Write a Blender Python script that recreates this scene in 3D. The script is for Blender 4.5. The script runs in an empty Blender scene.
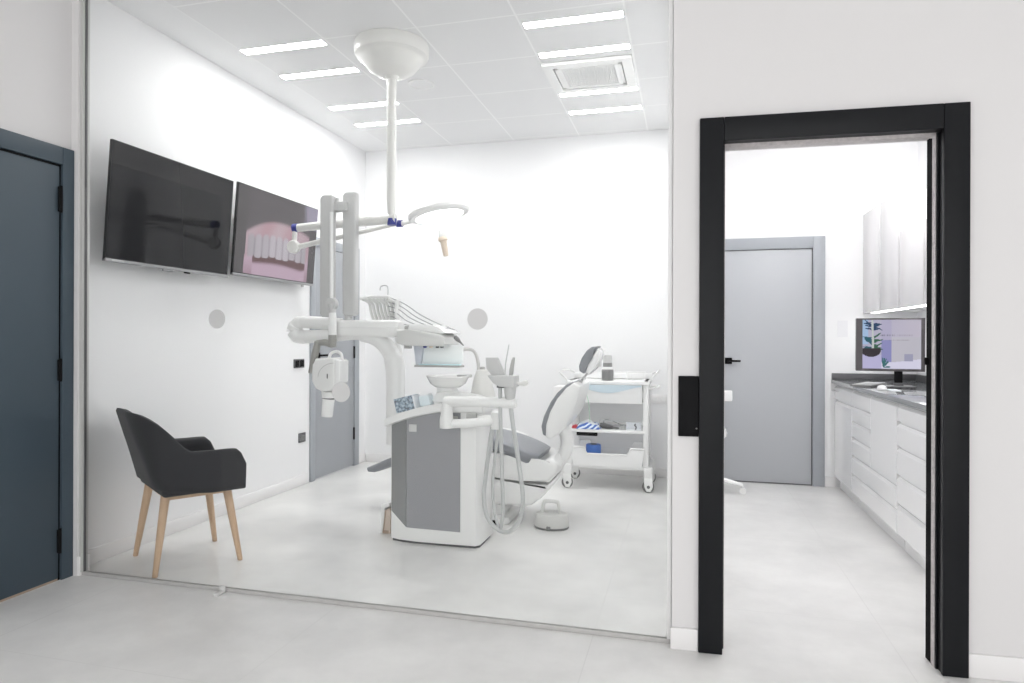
import bpy, bmesh, math, random
from mathutils import Vector, Matrix
random.seed(4)
SC = bpy.context.scene
COL = SC.collection
PI = math.pi

# ------------------------------------------------------------------ camera
F, YAW, ROLL, CY, CH = 664.0, .2578, .0033, 339.5, 1.25
cd = bpy.data.cameras.new('camera')
cam = bpy.data.objects.new('camera', cd)
COL.objects.link(cam)
cd.sensor_width = 36
cd.lens = 36 * F / 1024
cd.shift_y = -(341.5 - CY) / 1024
cd.clip_start = .05
cam.location = (0, 0, CH)
cam.rotation_mode = 'XYZ'
cam.matrix_world = Matrix.Translation((0, 0, CH)) @ Matrix.Rotation(YAW, 4, 'Z') @ Matrix.Rotation(PI/2, 4, 'X') @ Matrix.Rotation(ROLL, 4, 'Z')
SC.camera = cam

def P(u, v, val, ax='y'):
    """the point of the room that lies at this reading of the photograph and at a known depth (y), side (x) or height (z)"""
    u -= 512; v -= CY
    u, v = u*math.cos(ROLL)+v*math.sin(ROLL), -u*math.sin(ROLL)+v*math.cos(ROLL)
    d = Vector((math.cos(YAW)*u/F-math.sin(YAW), math.sin(YAW)*u/F+math.cos(YAW), -v/F))
    o = Vector((0, 0, CH)); i = 'xyz'.index(ax)
    return o + d*((val-o[i])/d[i])

# --------------------------------------------------------------- materials
def mat(name, col, rough=.5, metal=0, spec=.5, coat=0, noise=0, nscale=8, bump=0, bscale=60, emit=None, estr=0, sheen=0):
    m = bpy.data.materials.new(name); m.use_nodes = True
    nt = m.node_tree; b = nt.nodes['Principled BSDF']
    b.inputs['Base Color'].default_value = (*col, 1)
    b.inputs['Roughness'].default_value = rough
    b.inputs['Metallic'].default_value = metal
    b.inputs['Specular IOR Level'].default_value = spec
    b.inputs['Coat Weight'].default_value = coat
    if sheen: b.inputs['Sheen Weight'].default_value = sheen
    if noise or bump:
        tc = nt.nodes.new('ShaderNodeTexCoord')
    if noise:
        n = nt.nodes.new('ShaderNodeTexNoise'); n.inputs['Scale'].default_value = nscale; n.inputs['Detail'].default_value = 5
        r = nt.nodes.new('ShaderNodeMapRange'); r.inputs[3].default_value = 1-noise; r.inputs[4].default_value = 1+noise*.6
        v = nt.nodes.new('ShaderNodeVectorMath'); v.operation = 'SCALE'; v.inputs[0].default_value = col
        nt.links.new(tc.outputs['Object'], n.inputs['Vector']); nt.links.new(n.outputs['Fac'], r.inputs[0])
        nt.links.new(r.outputs[0], v.inputs['Scale']); nt.links.new(v.outputs[0], b.inputs['Base Color'])
    if bump:
        n2 = nt.nodes.new('ShaderNodeTexNoise'); n2.inputs['Scale'].default_value = bscale; n2.inputs['Detail'].default_value = 3
        bp = nt.nodes.new('ShaderNodeBump'); bp.inputs['Strength'].default_value = bump; bp.inputs['Distance'].default_value = .004
        nt.links.new(tc.outputs['Object'], n2.inputs['Vector']); nt.links.new(n2.outputs['Fac'], bp.inputs['Height'])
        nt.links.new(bp.outputs[0], b.inputs['Normal'])
    if emit:
        b.inputs['Emission Color'].default_value = (*emit, 1); b.inputs['Emission Strength'].default_value = estr
    return m

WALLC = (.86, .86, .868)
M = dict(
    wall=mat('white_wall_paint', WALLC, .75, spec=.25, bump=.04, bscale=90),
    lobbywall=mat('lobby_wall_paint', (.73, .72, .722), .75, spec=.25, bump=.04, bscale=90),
    base=mat('white_skirting', (.84, .83, .83), .4),
    plaster=mat('ceiling_plaster', (.82, .82, .825), .85, spec=.1),
    white=mat('white_plastic', (.84, .84, .835), .3, coat=.15),
    warm=mat('warm_white_enamel', (.76, .755, .735), .3, coat=.2),
    armgrey=mat('pale_grey_enamel', (.58, .58, .58), .38),
    beige=mat('beige_grip', (.82, .70, .58), .5),
    yoke=mat('taupe_plastic', (.34, .335, .315), .5),
    hose=mat('grey_hose', (.54, .55, .55), .45),
    holdergrey=mat('mid_grey_plastic', (.44, .44, .43), .45),
    gloss=mat('white_gloss_lacquer', (.88, .88, .88), .12, coat=.3),
    blue=mat('dark_blue_ring', (.035, .045, .26), .4),
    tape=mat('bright_blue', (.07, .20, .62), .45),
    palebl=mat('pale_blue_plastic', (.58, .69, .76), .35), lilac=mat('lilac_grey', (.62, .65, .72), .4),
    red=mat('red_plastic', (.55, .05, .07), .4),
    black=mat('black_satin', (.006, .006, .007), .7, spec=.15),
    frameblk=mat('anthracite_door_frame', (.0065, .0072, .009), .42, spec=.22),
    seal=mat('raw_plaster_edge', (.62, .59, .59), .9, noise=.35, nscale=60, bump=.8, bscale=120),
    navy=mat('blue_grey_door_paint', (.062, .086, .108), .45, spec=.3),
    grey=mat('grey_door_paint', (.36, .375, .40), .45),
    greyl=mat('light_grey_door_paint', (.37, .39, .42), .45),
    panel=mat('grey_glass_panel', (.31, .312, .33), .12, coat=.4),
    panel2=mat('light_grey_glass_strip', (.28, .285, .29), .12, coat=.4),
    steel=mat('brushed_steel', (.55, .55, .56), .3, metal=1),
    dark=mat('dark_grey_metal', (.12, .12, .125), .4),
    tv=mat('tv_glass', (.012, .012, .014), .07, spec=.3),
    tvframe=mat('tv_bezel', (.015, .015, .017), .3),
    tvsil=mat('tv_silver_strip', (.35, .35, .36), .3, metal=.6),
    fabric=mat('charcoal_felt', (.047, .047, .051), .95, spec=.15, noise=.25, nscale=260, bump=.35, bscale=420, sheen=.15),
    cushion=mat('slate_upholstery', (.24, .25, .27), .40, bump=.05, bscale=200),
    top=mat('slate_worktop', (.27, .28, .29), .10, noise=.15, nscale=30),
    rubber=mat('grey_rubber', (.20, .20, .20), .7),
    sticker=mat('grey_vinyl', (.60, .60, .60), .6),
    amber=mat('smoky_grey_plastic', (.24, .24, .24), .3),
    paper=mat('white_paper', (.85, .87, .9), .7),
    palepad=mat('aqua_pad', (.66, .86, .90), .4),
    brown=mat('tan_cardboard', (.42, .33, .26), .8),
)
def wood():
    m = mat('pale_beech_wood', (.60, .42, .28), .5); nt = m.node_tree; b = nt.nodes['Principled BSDF']
    tc = nt.nodes.new('ShaderNodeTexCoord'); mp = nt.nodes.new('ShaderNodeMapping'); mp.inputs['Scale'].default_value = (40, 40, 3)
    n = nt.nodes.new('ShaderNodeTexNoise'); n.inputs['Scale'].default_value = 2.2; n.inputs['Detail'].default_value = 6
    r = nt.nodes.new('ShaderNodeValToRGB'); r.color_ramp.elements[0].color = (.50, .33, .21, 1); r.color_ramp.elements[1].color = (.70, .52, .37, 1)
    nt.links.new(tc.outputs['Object'], mp.inputs[0]); nt.links.new(mp.outputs[0], n.inputs['Vector'])
    nt.links.new(n.outputs['Fac'], r.inputs[0]); nt.links.new(r.outputs[0], b.inputs['Base Color']); return m
M['wood'] = wood()
def grid_mat(name, base, line, px, py, ox, oy, w, rough, spec, noise, nscale, lw_mix=1.0):
    m = mat(name, base, rough, spec=spec); nt = m.node_tree; b = nt.nodes['Principled BSDF']; N = nt.nodes.new; L = nt.links.new
    tc = N('ShaderNodeTexCoord'); s = N('ShaderNodeSeparateXYZ'); L(tc.outputs['Object'], s.inputs[0])
    outs = []
    for ax, p, o in ((0, px, ox), (1, py, oy)):
        a = N('ShaderNodeMath'); a.operation = 'SUBTRACT'; L(s.outputs[ax], a.inputs[0]); a.inputs[1].default_value = o
        d = N('ShaderNodeMath'); d.operation = 'PINGPONG'; L(a.outputs[0], d.inputs[0]); d.inputs[1].default_value = p/2
        c = N('ShaderNodeMath'); c.operation = 'LESS_THAN'; L(d.outputs[0], c.inputs[0]); c.inputs[1].default_value = w
        outs.append(c)
    mx = N('ShaderNodeMath'); mx.operation = 'MAXIMUM'; L(outs[0].outputs[0], mx.inputs[0]); L(outs[1].outputs[0], mx.inputs[1])
    ml = N('ShaderNodeMath'); ml.operation = 'MULTIPLY'; L(mx.outputs[0], ml.inputs[0]); ml.inputs[1].default_value = lw_mix
    n = N('ShaderNodeTexNoise'); n.inputs['Scale'].default_value = nscale; n.inputs['Detail'].default_value = 7; n.inputs['Roughness'].default_value = .62
    L(tc.outputs['Object'], n.inputs['Vector'])
    r = N('ShaderNodeMapRange'); r.inputs[1].default_value = .3; r.inputs[2].default_value = .7; r.inputs[3].default_value = 1-noise; r.inputs[4].default_value = 1+noise*.5
    L(n.outputs['Fac'], r.inputs[0])
    v = N('ShaderNodeVectorMath'); v.operation = 'SCALE'; v.inputs[0].default_value = base; L(r.outputs[0], v.inputs['Scale'])
    mc = N('ShaderNodeMix'); mc.data_type = 'RGBA'; L(ml.outputs[0], mc.inputs[0]); L(v.outputs[0], mc.inputs[6]); mc.inputs[7].default_value = (*line, 1)
    L(mc.outputs[2], b.inputs['Base Color']); return m
M['floor'] = grid_mat('large_concrete_look_tiles', (.77, .765, .755), (.66, .655, .645), 1.2, 1.2, -1.58, 2.05, .0022, .28, .45, .16, 1.5, .6)
M['tile'] = grid_mat('suspended_ceiling_tiles', (.79, .79, .795), (.90, .90, .90), .63, .58, -2.875, 3.79, .006, .85, .1, .0, 3, .9)

def glass_mat():
    m = bpy.data.materials.new('clear_glass'); m.use_nodes = True; nt = m.node_tree; nt.nodes.clear()
    o = nt.nodes.new('ShaderNodeOutputMaterial'); t = nt.nodes.new('ShaderNodeBsdfTransparent'); t.inputs[0].default_value = (.985, .99, .988, 1)
    g = nt.nodes.new('ShaderNodeBsdfGlossy'); g.inputs['Roughness'].default_value = .0
    f = nt.nodes.new('ShaderNodeFresnel'); f.inputs[0].default_value = 1.16
    x = nt.nodes.new('ShaderNodeMixShader')
    nt.links.new(f.outputs[0], x.inputs[0]); nt.links.new(t.outputs[0], x.inputs[1]); nt.links.new(g.outputs[0], x.inputs[2]); nt.links.new(x.outputs[0], o.inputs[0])
    return m
M['glass'] = glass_mat()
def emis(name, col, s):
    m = bpy.data.materials.new(name); m.use_nodes = True; nt = m.node_tree; nt.nodes.clear()
    o = nt.nodes.new('ShaderNodeOutputMaterial'); e = nt.nodes.new('ShaderNodeEmission'); e.inputs[0].default_value = (*col, 1); e.inputs[1].default_value = s
    nt.links.new(e.outputs[0], o.inputs[0]); return m
STRIP = 24.5
M['strip'] = emis('lit_strip_diffuser', (1, .995, .98), STRIP)
M['lampface'] = emis('lit_lamp_diffuser', (1, 1, .99), 3.0)
def picture_mat(name, strength, rough=.12):
    m = bpy.data.materials.new(name); m.use_nodes = True; nt = m.node_tree; b = nt.nodes['Principled BSDF']
    a = nt.nodes.new('ShaderNodeVertexColor'); a.layer_name = 'picture'
    b.inputs['Base Color'].default_value = (.01, .01, .01, 1); b.inputs['Roughness'].default_value = rough; b.inputs['Specular IOR Level'].default_value = .2
    nt.links.new(a.outputs[0], b.inputs['Emission Color']); b.inputs['Emission Strength'].default_value = strength; return m

# ----------------------------------------------------------------- meshes
class MB:
    def __init__(s): s.b = bmesh.new()
    def _add(s, vs, fs, T=None):
        v = [s.b.verts.new(T @ Vector(p) if T else Vector(p)) for p in vs]
        for f in fs:
            try: s.b.faces.new([v[i] for i in f])
            except ValueError: pass
        return s
    def box(s, lo, hi, bev=0, T=None, seg=2):
        t = bmesh.new(); bmesh.ops.create_cube(t, size=1)
        c = [(a+b)/2 for a, b in zip(lo, hi)]; d = [abs(b-a) for a, b in zip(lo, hi)]
        for v in t.verts: v.co = Vector([c[i]+v.co[i]*d[i] for i in range(3)])
        if bev: bmesh.ops.bevel(t, geom=t.edges[:], offset=min(bev, min(d)*.49), segments=seg, affect='EDGES', profile=.5)
        return s.merge(t, T)
    def merge(s, t, T=None):
        t.verts.index_update()
        s._add([v.co.copy() for v in t.verts], [[v.index for v in f.verts] for f in t.faces], T); t.free(); return s
    def prism(s, pts, ax, a, b, bev=0, T=None, seg=2):
        """polygon in the two remaining axes, extruded along ax from a to b"""
        t = bmesh.new(); i = 'xyz'.index(ax); o = [k for k in range(3) if k != i]
        def mk(q, w):
            c = [0, 0, 0]; c[o[0]], c[o[1]] = q; c[i] = w; return t.verts.new(c)
        A = [mk(q, a) for q in pts]; B = [mk(q, b) for q in pts]; n = len(pts)
        fa = t.faces.new(A); fb = t.faces.new(B[::-1])
        for k in range(n): t.faces.new([A[k], B[k], B[(k+1) % n], A[(k+1) % n]])
        if bev:
            ed = list(fa.edges)+list(fb.edges)
            bmesh.ops.bevel(t, geom=ed, offset=bev, segments=seg, affect='EDGES', profile=.5)
        return s.merge(t, T)
    def tube(s, pts, r, n=12, caps=True, flat=None):
        """round tube through pts; r a number or one per point; flat=(up, k) squashes the section"""
        pts = [Vector(p) for p in pts]; m = len(pts); rs = r if isinstance(r, (list, tuple)) else [r]*m
        tang = []
        for i in range(m):
            d = (pts[min(i+1, m-1)]-pts[max(i-1, 0)]); tang.append(d.normalized())
        ref = Vector((0, 0, 1)) if abs(tang[0].z) < .9 else Vector((0, 1, 0))
        N = (ref - tang[0]*ref.dot(tang[0])).normalized(); vs = []
        for i in range(m):
            N = (N - tang[i]*N.dot(tang[i])).normalized(); Bn = tang[i].cross(N)
            for k in range(n):
                a = 2*PI*k/n; q = (N*math.cos(a)+Bn*math.sin(a))*rs[i]
                if flat: up, kk = flat; q = q - Vector(up)*q.dot(Vector(up))*(1-kk)
                vs.append(pts[i]+q)
        fs = [[i*n+k, i*n+(k+1) % n, (i+1)*n+(k+1) % n, (i+1)*n+k] for i in range(m-1) for k in range(n)]
        if caps: fs += [list(range(n))[::-1], [(m-1)*n+k for k in range(n)]]
        return s._add(vs, fs)
    def lathe(s, prof, c=(0, 0, 0), n=32, T=None, sx=1, sy=1):
        vs = []; c = Vector(c)
        for r, z in prof:
            for k in range(n):
                a = 2*PI*k/n; vs.append(c+Vector((r*sx*math.cos(a), r*sy*math.sin(a), z)))
        m = len(prof)
        fs = [[i*n+k, i*n+(k+1) % n, (i+1)*n+(k+1) % n, (i+1)*n+k] for i in range(m-1) for k in range(n)]
        fs += [list(range(n))[::-1], [(m-1)*n+k for k in range(n)]]
        return s._add(vs, fs, T)
    def grid(s, rows, closed_u=False, closed_v=False):
        m = len(rows); n = len(rows[0]); vs = [p for r in rows for p in r]; fs = []
        for i in range(m if closed_u else m-1):
            for k in range(n if closed_v else n-1):
                fs.append([i*n+k, i*n+(k+1) % n, ((i+1) % m)*n+(k+1) % n, ((i+1) % m)*n+k])
        return s._add(vs, fs)

def smooth_path(pts, k=8):
    """Catmull-Rom through the points"""
    pts = [Vector(p) for p in pts]; q = [pts[0]*2-pts[1]]+pts+[pts[-1]*2-pts[-2]]; out = []
    for i in range(1, len(q)-2):
        a, b, c, d = q[i-1:i+3]
        for j in range(k):
            t = j/k; out.append(.5*((2*b)+(c-a)*t+(2*a-5*b+4*c-d)*t*t+(3*b-a-3*c+d)*t**3))
    out.append(pts[-1]); return out

def thing(name, label, cat, loc=(0, 0, 0), rotz=0, group=None, **kw):
    o = bpy.data.objects.new(name, None); COL.objects.link(o); o.empty_display_size = .1
    o.location = loc; o.rotation_euler = (0, 0, rotz); o['label'] = label; o['category'] = cat
    if group: o['group'] = group
    return o
ORG = {}
def obj(name, mb, material, parent=None, local=False, loc=None, sharp=35, label=None):
    """links mb as one mesh object; world-space geometry is shifted under its parent unless local"""
    b = mb.b; bmesh.ops.recalc_face_normals(b, faces=b.faces[:])
    o0 = Vector((0, 0, 0))
    if parent is not None and not local:
        o0 = ORG[parent.name] if parent.name in ORG else Vector(parent.location)
    if parent is None:
        if loc is None:
            xs = [v.co for v in b.verts]
            o0 = Vector((sum(c.x for c in xs)/len(xs), sum(c.y for c in xs)/len(xs), min(c.z for c in xs)))
        else: o0 = Vector(loc)
    if not (parent is not None and local):
        for v in b.verts: v.co -= o0
    me = bpy.data.meshes.new(name); b.to_mesh(me); b.free()
    me.polygons.foreach_set('use_smooth', [True]*len(me.polygons)); me.set_sharp_from_angle(angle=math.radians(sharp))
    o = bpy.data.objects.new(name, me); COL.objects.link(o); me.materials.append(material)
    if parent is None: o.location = o0
    else: o.parent = parent; ORG[o.name] = o0
    if label: o['label'] = label
    return o
def tag(o, label, cat, group=None):
    o['label'] = label; o['category'] = cat
    if group: o['group'] = group
    return o
def struct(name, mb, m, parent=None, **kw):
    o = obj(name, mb, m, parent, loc=(0, 0, 0) if parent is None else None, **kw)
    if parent is None: o['kind'] = 'structure'
    return o
def copy_tree(o, parent=None):
    c = o.copy(); COL.objects.link(c)
    if parent: c.parent = parent
    for ch in [x for x in bpy.data.objects if x.parent == o and x.name in COL.objects]: copy_tree(ch, c)
    return c

# =================================================================== SETTING
XL, YF, YB, ZC = -3.188, 2.82, 6.188, 3.164
XR = 1.85
struct('floor', MB().box((-3.35, -4.0, -.1), (4.2, 6.4, 0)), M['floor'])
# operatory ceiling: tiles, plaster border
struct('ceiling', MB().box((-2.875, 2.9, ZC), (-.05, YB, ZC+.1)), M['tile'])
cb = MB().box((XL-.1, 2.9, ZC), (-2.875, YB, ZC+.1)).box((-.05, 2.9, ZC), (XR+.1, YB, ZC+.1))
struct('ceiling_border', cb, M['plaster'])
struct('ceiling_lobby', MB().box((-3.35, -1.2, ZC), (4.2, 2.9, ZC+.1)), M['plaster'])
# left wall of the treatment room with its door opening kept closed by the door slab
struct('wall_left', MB().box((XL-.15, 2.86, 0), (XL, YB+.1, ZC)), M['wall'])
struct('wall_back', MB().box((XL-.15, YB, 0), (XR+.15, YB+.12, ZC)), M['wall'])
struct('wall_partition', MB().box((-.078, 3.0, 0), (-.03, YB, ZC)), M['wall'])
struct('wall_right', MB().box((XR, 2.9, 0), (XR+.12, YB, ZC)), M['wall'])
XLB = -3.14
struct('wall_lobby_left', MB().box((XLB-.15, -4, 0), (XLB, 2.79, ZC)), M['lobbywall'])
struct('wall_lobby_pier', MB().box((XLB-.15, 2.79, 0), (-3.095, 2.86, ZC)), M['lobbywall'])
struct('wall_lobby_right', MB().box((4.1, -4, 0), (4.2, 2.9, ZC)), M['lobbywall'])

# the front wall with the black-framed opening stands at a slight angle to the glass
A0 = math.radians(3.0)
HX, HY = .45, 2.815
TF = Matrix.Translation((HX, HY, 0)) @ Matrix.Rotation(A0, 4, 'Z') @ Matrix.Translation((-HX, -HY, 0))
def ftag(b):  # turn all of a mesh builder's geometry with the wall
    for v in b.b.verts: v.co = TF @ v.co
    return b
OX0, OX1, OZ = .135, .932, 2.047       # clear opening
WY0, WY1 = 2.80, 2.955
b = MB().box((-.058, WY0, 0), (OX0-.015, WY1, ZC)).box((OX1+.015, WY0, 0), (2.9, WY1, ZC)).box((OX0-.015, WY0, OZ+.015), (OX1+.015, WY1, ZC))
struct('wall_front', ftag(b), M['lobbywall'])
# black casing and jamb: one door frame
df = thing('door_1', '', '', (.53, 2.8, 0)); del df['label'], df['category']; df['kind'] = 'structure'
CW = .092; HT = 2.137
b = MB().box((.045, WY0-.022, 0), (.045+CW, WY0, HT), .003)
obj('casing', ftag(b), M['frameblk'], df)
b = MB().box((OX1-.008, WY0-.022, 0), (1.012, WY0, HT), .003)
obj('casing', ftag(b), M['frameblk'], df)
b = MB().box((.045+CW+.001, WY0-.022, OZ-.004), (OX1-.009, WY0, HT), .003)
obj('casing', ftag(b), M['frameblk'], df)
b = MB()
def jamb(b, y0, y1, t, top=True):
    b.box((OX0-.015, y0, 0), (OX0-.015+t, y1, OZ+.015)); b.box((OX1+.015-t, y0, 0), (OX1+.015, y1, OZ+.015))
    if top: b.box((OX0-.015, y0, OZ+.015-t), (OX1+.015, y1, OZ+.015))
jamb(b, WY0, WY0+.034, .018); jamb(b, WY0+.034, WY0+.044, .026, False)
obj('jamb_lining', ftag(b), M['frameblk'], df)
b = MB(); jamb(b, WY0+.0445, WY0+.072, .029)
b.box((OX0-.015, WY0+.0725, OZ-.004), (OX1+.015, WY0+.130, OZ+.015)); b.box((OX0+.002, WY0+.036, OZ-.002), (OX1-.002, WY0+.044, OZ+.015))
obj('raw_plaster_strip', ftag(b), M['seal'], df, label='rough unfinished white plaster strip')
b = MB(); jamb(b, WY0+.0725, WY0+.130, .026, False)
b.box((OX1-.021, WY0+.11, 1.155), (OX1-.010, WY0+.129, 1.185), .004)
obj('rebate', ftag(b), mat('matt_black_rebate', (.006, .005, .006), .8, spec=.1), df)
b = MB(); jamb(b, WY0+.131, WY1+.001, .0155)
obj('plaster_reveal', ftag(b), M['base'], df)
# baseboards
def bb(name, lo, hi, turn=False, m='base'):
    b = MB().box(lo, hi, .004)
    if turn: ftag(b)
    struct(name, b, M[m])
bb('baseboard_pier', (-.064, WY0-.014, 0), (.044, WY0, .088), True)
bb('baseboard_front', (1.013, WY0-.014, 0), (2.88, WY0, .088), True)
bb('baseboard_lobby_left', (XLB, 2.792-.0, 0), (-3.083, 2.865-.075+.07, .10))
bb('baseboard_left', (XL, 2.87, 0), (XL+.014, 5.135, .085))
bb('baseboard_left_far', (XL, 6.03, 0), (XL+.014, YB-.001, .085))
bb('baseboard_back', (XL+.02, YB-.014, 0), (-.08, YB, .085))
bb('baseboard_back_right', (1.145, YB-.014, 0), (1.235, YB, .085))

# glass front: channels, pane, stickers, clip
b = MB().box((-3.095, YF-.012, 0), (-.06, YF+.012, .018), .002)
struct('trim_1', b, mat('grey_glazing_channel', (.50, .49, .48), .4))
b = MB().box((-3.095, YF-.02, .018), (-3.078, YF+.02, ZC)); struct('trim_2', b, mat('pale_side_channel', (.55, .55, .54), .4))
b = MB().box((-3.078, YF-.006, .018), (-3.073, YF+.006, ZC)); struct('trim_3', b, M['dark'])
b = MB().box((-.077, YF-.012, .0185), (-.06, YF+.012, ZC), .002); struct('trim_4', b, mat('pale_channel', (.85, .85, .85), .4))
b = MB().box((-3.073, YF-.005, .018), (-.077, YF+.005, ZC)); struct('window_1', b, M['glass'])
for (u, v, lab) in ((217, 319, 'grey round vinyl dot on the glass below the gap between the televisions'),
                    (341, 392, 'lowest grey round vinyl dot on the glass, over the x-ray head'),
                    (477.5, 319, 'grey round vinyl dot on the glass right of the instrument console')):
    p = P(u, v, YF-.0055)
    T = Matrix.Translation(p) @ Matrix.Rotation(PI/2, 4, 'X')
    tag(obj('dot_sticker', MB().lathe([(.0475, 0), (.0475, .0008)], T=T, n=48), M['sticker']), lab, 'sticker', 'dot stickers on the glass')
p = P(223, 590, YF-.02)
tag(obj('glass_stop', MB().box((p.x-.016, YF-.075, .0), (p.x+.016, YF-.0145, .012), .003).box((p.x-.016, YF-.03, .0), (p.x+.016, YF-.0145, .034), .004), mat('clear_rubber', (.66, .66, .65), .25)),
    'small translucent clip on the floor against the bottom glazing rail', 'clip')

# lobby door (blue-grey) on the left wall
ld = thing('door_2', '', '', (XLB, 2.3, 0)); del ld['label'], ld['category']; ld['kind'] = 'structure'
x = XLB
obj('casing', MB().box((x, 2.724, 0), (x+.022, 2.789, 2.235), .002), M['navy'], ld)
obj('casing', MB().box((x, 1.70, 2.145), (x+.022, 2.723, 2.235), .002), M['navy'], ld)
obj('casing', MB().box((x, 1.70, 0), (x+.022, 1.80, 2.144), .002), M['navy'], ld)
obj('leaf', MB().box((x-.0, 1.806, .012), (x+.012, 2.712, 2.133), .002), M['navy'], ld)
obj('rebate', MB().box((x, 2.712, .0), (x+.006, 2.724, 2.145)).box((x, 1.80, 2.133), (x+.006, 2.724, 2.145)), M['black'], ld)
obj('threshold', MB().box((x, 1.806, .0), (x+.008, 2.712, .011)), M['brown'], ld)
for z0, z1 in ((1.90, 2.03), (1.03, 1.14), (.145, .265)):
    obj('hinge', MB().box((x+.010, 2.703, z0), (x+.022, 2.7235, z1), .003).tube([(x+.02, 2.716, z0-.004), (x+.02, 2.716, z1+.004)], .006), M['black'], ld)

# grey door in the treatment room's left wall
gd = thing('door_3', '', '', (XL, 5.6, 0)); del gd['label'], gd['category']; gd['kind'] = 'structure'
x = XL; y0, y1, zt = 5.155, 6.03, 2.15
obj('casing', MB().box((x, y0, 0), (x+.02, y0+.07, zt), .002), M['greyl'], gd)
obj('casing', MB().box((x, y1-.09, 0), (x+.02, y1, zt), .002), M['greyl'], gd)
obj('casing', MB().box((x, y0+.071, zt-.08), (x+.02, y1-.091, zt), .002), M['greyl'], gd)
obj('leaf', MB().box((x, y0+.074, .01), (x+.012, y1-.096, zt-.084), .002), M['grey'], gd)
obj('rebate', MB().box((x, y1-.0955, 0), (x+.006, y1-.0905, zt-.08)), M['black'], gd)
for z0, z1 in ((1.78, 1.90), (1.06, 1.18), (.26, .38)):
    obj('hinge', MB().box((x+.010, y1-.108, z0), (x+.024, y1-.088, z1), .003), M['black'], gd)
hp = P(320, 355.5, XL+.03, 'x')
obj('door_handle', MB().box((x+.011, hp.y-.025, hp.z-.025), (x+.019, hp.y+.025, hp.z+.025), .002).tube([(x+.018, hp.y, hp.z), (x+.05, hp.y, hp.z)], .009).box((x+.043, hp.y-.01, hp.z-.009), (x+.057, hp.y+.10, hp.z+.009), .004), M['black'], gd)

# grey door at the back of the right-hand room
rd = thing('door_4', '', '', (.6, YB, 0)); del rd['label'], rd['category']; rd['kind'] = 'structure'
y = YB; zt = 2.145
obj('casing', MB().box((1.045, y-.022, 0), (1.14, y, zt), .002), M['greyl'], rd)
obj('casing', MB().box((.13, y-.022, zt-.10), (1.044, y, zt), .002), M['greyl'], rd)
obj('casing', MB().box((.13, y-.022, 0), (.225, y, zt-.101), .002), M['greyl'], rd)
obj('leaf', MB().box((.23, y-.008, .012), (1.035, y-.0, zt-.106), .001), mat('pale_grey_leaf', (.47, .485, .51), .4), rd)
obj('rebate', MB().box((1.036, y-.006, 0), (1.044, y, zt-.10)).box((.226, y-.006, zt-.105), (1.044, y, zt-.101)).box((.23, y-.006, 0), (1.036, y, .011)), M['dark'], rd)
hp = P(733, 361, y-.05)
obj('door_handle', MB().box((.325, y-.017, hp.z-.028), (.385, y-.008, hp.z+.028), .002).tube([(.355, y-.012, hp.z), (.355, y-.05, hp.z)], .009).box((.345, y-.058, hp.z-.009), (.455, y-.042, hp.z+.009), .004), M['black'], rd)

# switches and sockets
def plate(name, lab, cat, lo, hi, ax, detail):
    b = MB().box(lo, hi, .003); o = thing(name, lab, cat, ((lo[0]+hi[0])/2, (lo[1]+hi[1])/2, lo[2]))
    obj('plate', b, M['dark'] if detail != 'big' else M['black'], o)
    return o
p = P(299.5, 363.5, XL+.01, 'x')
o = plate('light_switch', 'dark square double switch on the white wall left of the grey door', 'switch', (XL, p.y-.075, p.z-.038), (XL+.011, p.y+.075, p.z+.038), 'x', '')
for d in (-.036, .036): obj('rocker', MB().box((XL+.011, p.y+d-.028, p.z-.028), (XL+.016, p.y+d+.028, p.z+.028), .002), M['black'], o)
p = P(302.5, 437.5, XL+.01, 'x')
o = plate('wall_socket', 'dark square wall socket low on the white wall left of the grey door', 'socket', (XL, p.y-.05, p.z-.04), (XL+.011, p.y+.05, p.z+.04), 'x', '')
obj('socket_insert', MB().lathe([(.026, 0), (.022, .006)], T=Matrix.Translation((XL+.0105, p.y, p.z)) @ Matrix.Rotation(PI/2, 4, 'Y'), n=24), M['rubber'], o)
o = thing('access_panel', 'tall black switch plate on the white pier beside the black door frame', 'panel', (0, WY0, .86))
obj('plate', ftag(MB().box((-.035, WY0-.012, .862), (.0445, WY0, 1.105), .002)), M['black'], o)
obj('latch_dot', ftag(MB().lathe([(.004, 0), (.003, .003)], T=Matrix.Translation((.036, WY0-.012, .895)) @ Matrix.Rotation(PI/2, 4, 'X'), n=10)), M['rubber'], o)
o = thing('wall_socket', 'small white socket strip on the back wall right of the trolley', 'socket', (-.28, YB, .8))
pp = P(655, 399, YB-.01)
obj('plate', MB().box((pp.x-.13, YB-.012, pp.z-.04), (pp.x+.13, YB, pp.z+.04), .004), M['base'], o)
for k in range(3): obj('socket_insert', MB().lathe([(.024, 0), (.02, .005)], T=Matrix.Translation((pp.x-.08+.08*k, YB-.0115, pp.z)) @ Matrix.Rotation(PI/2, 4, 'X'), n=20), M['white'], o)

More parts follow.
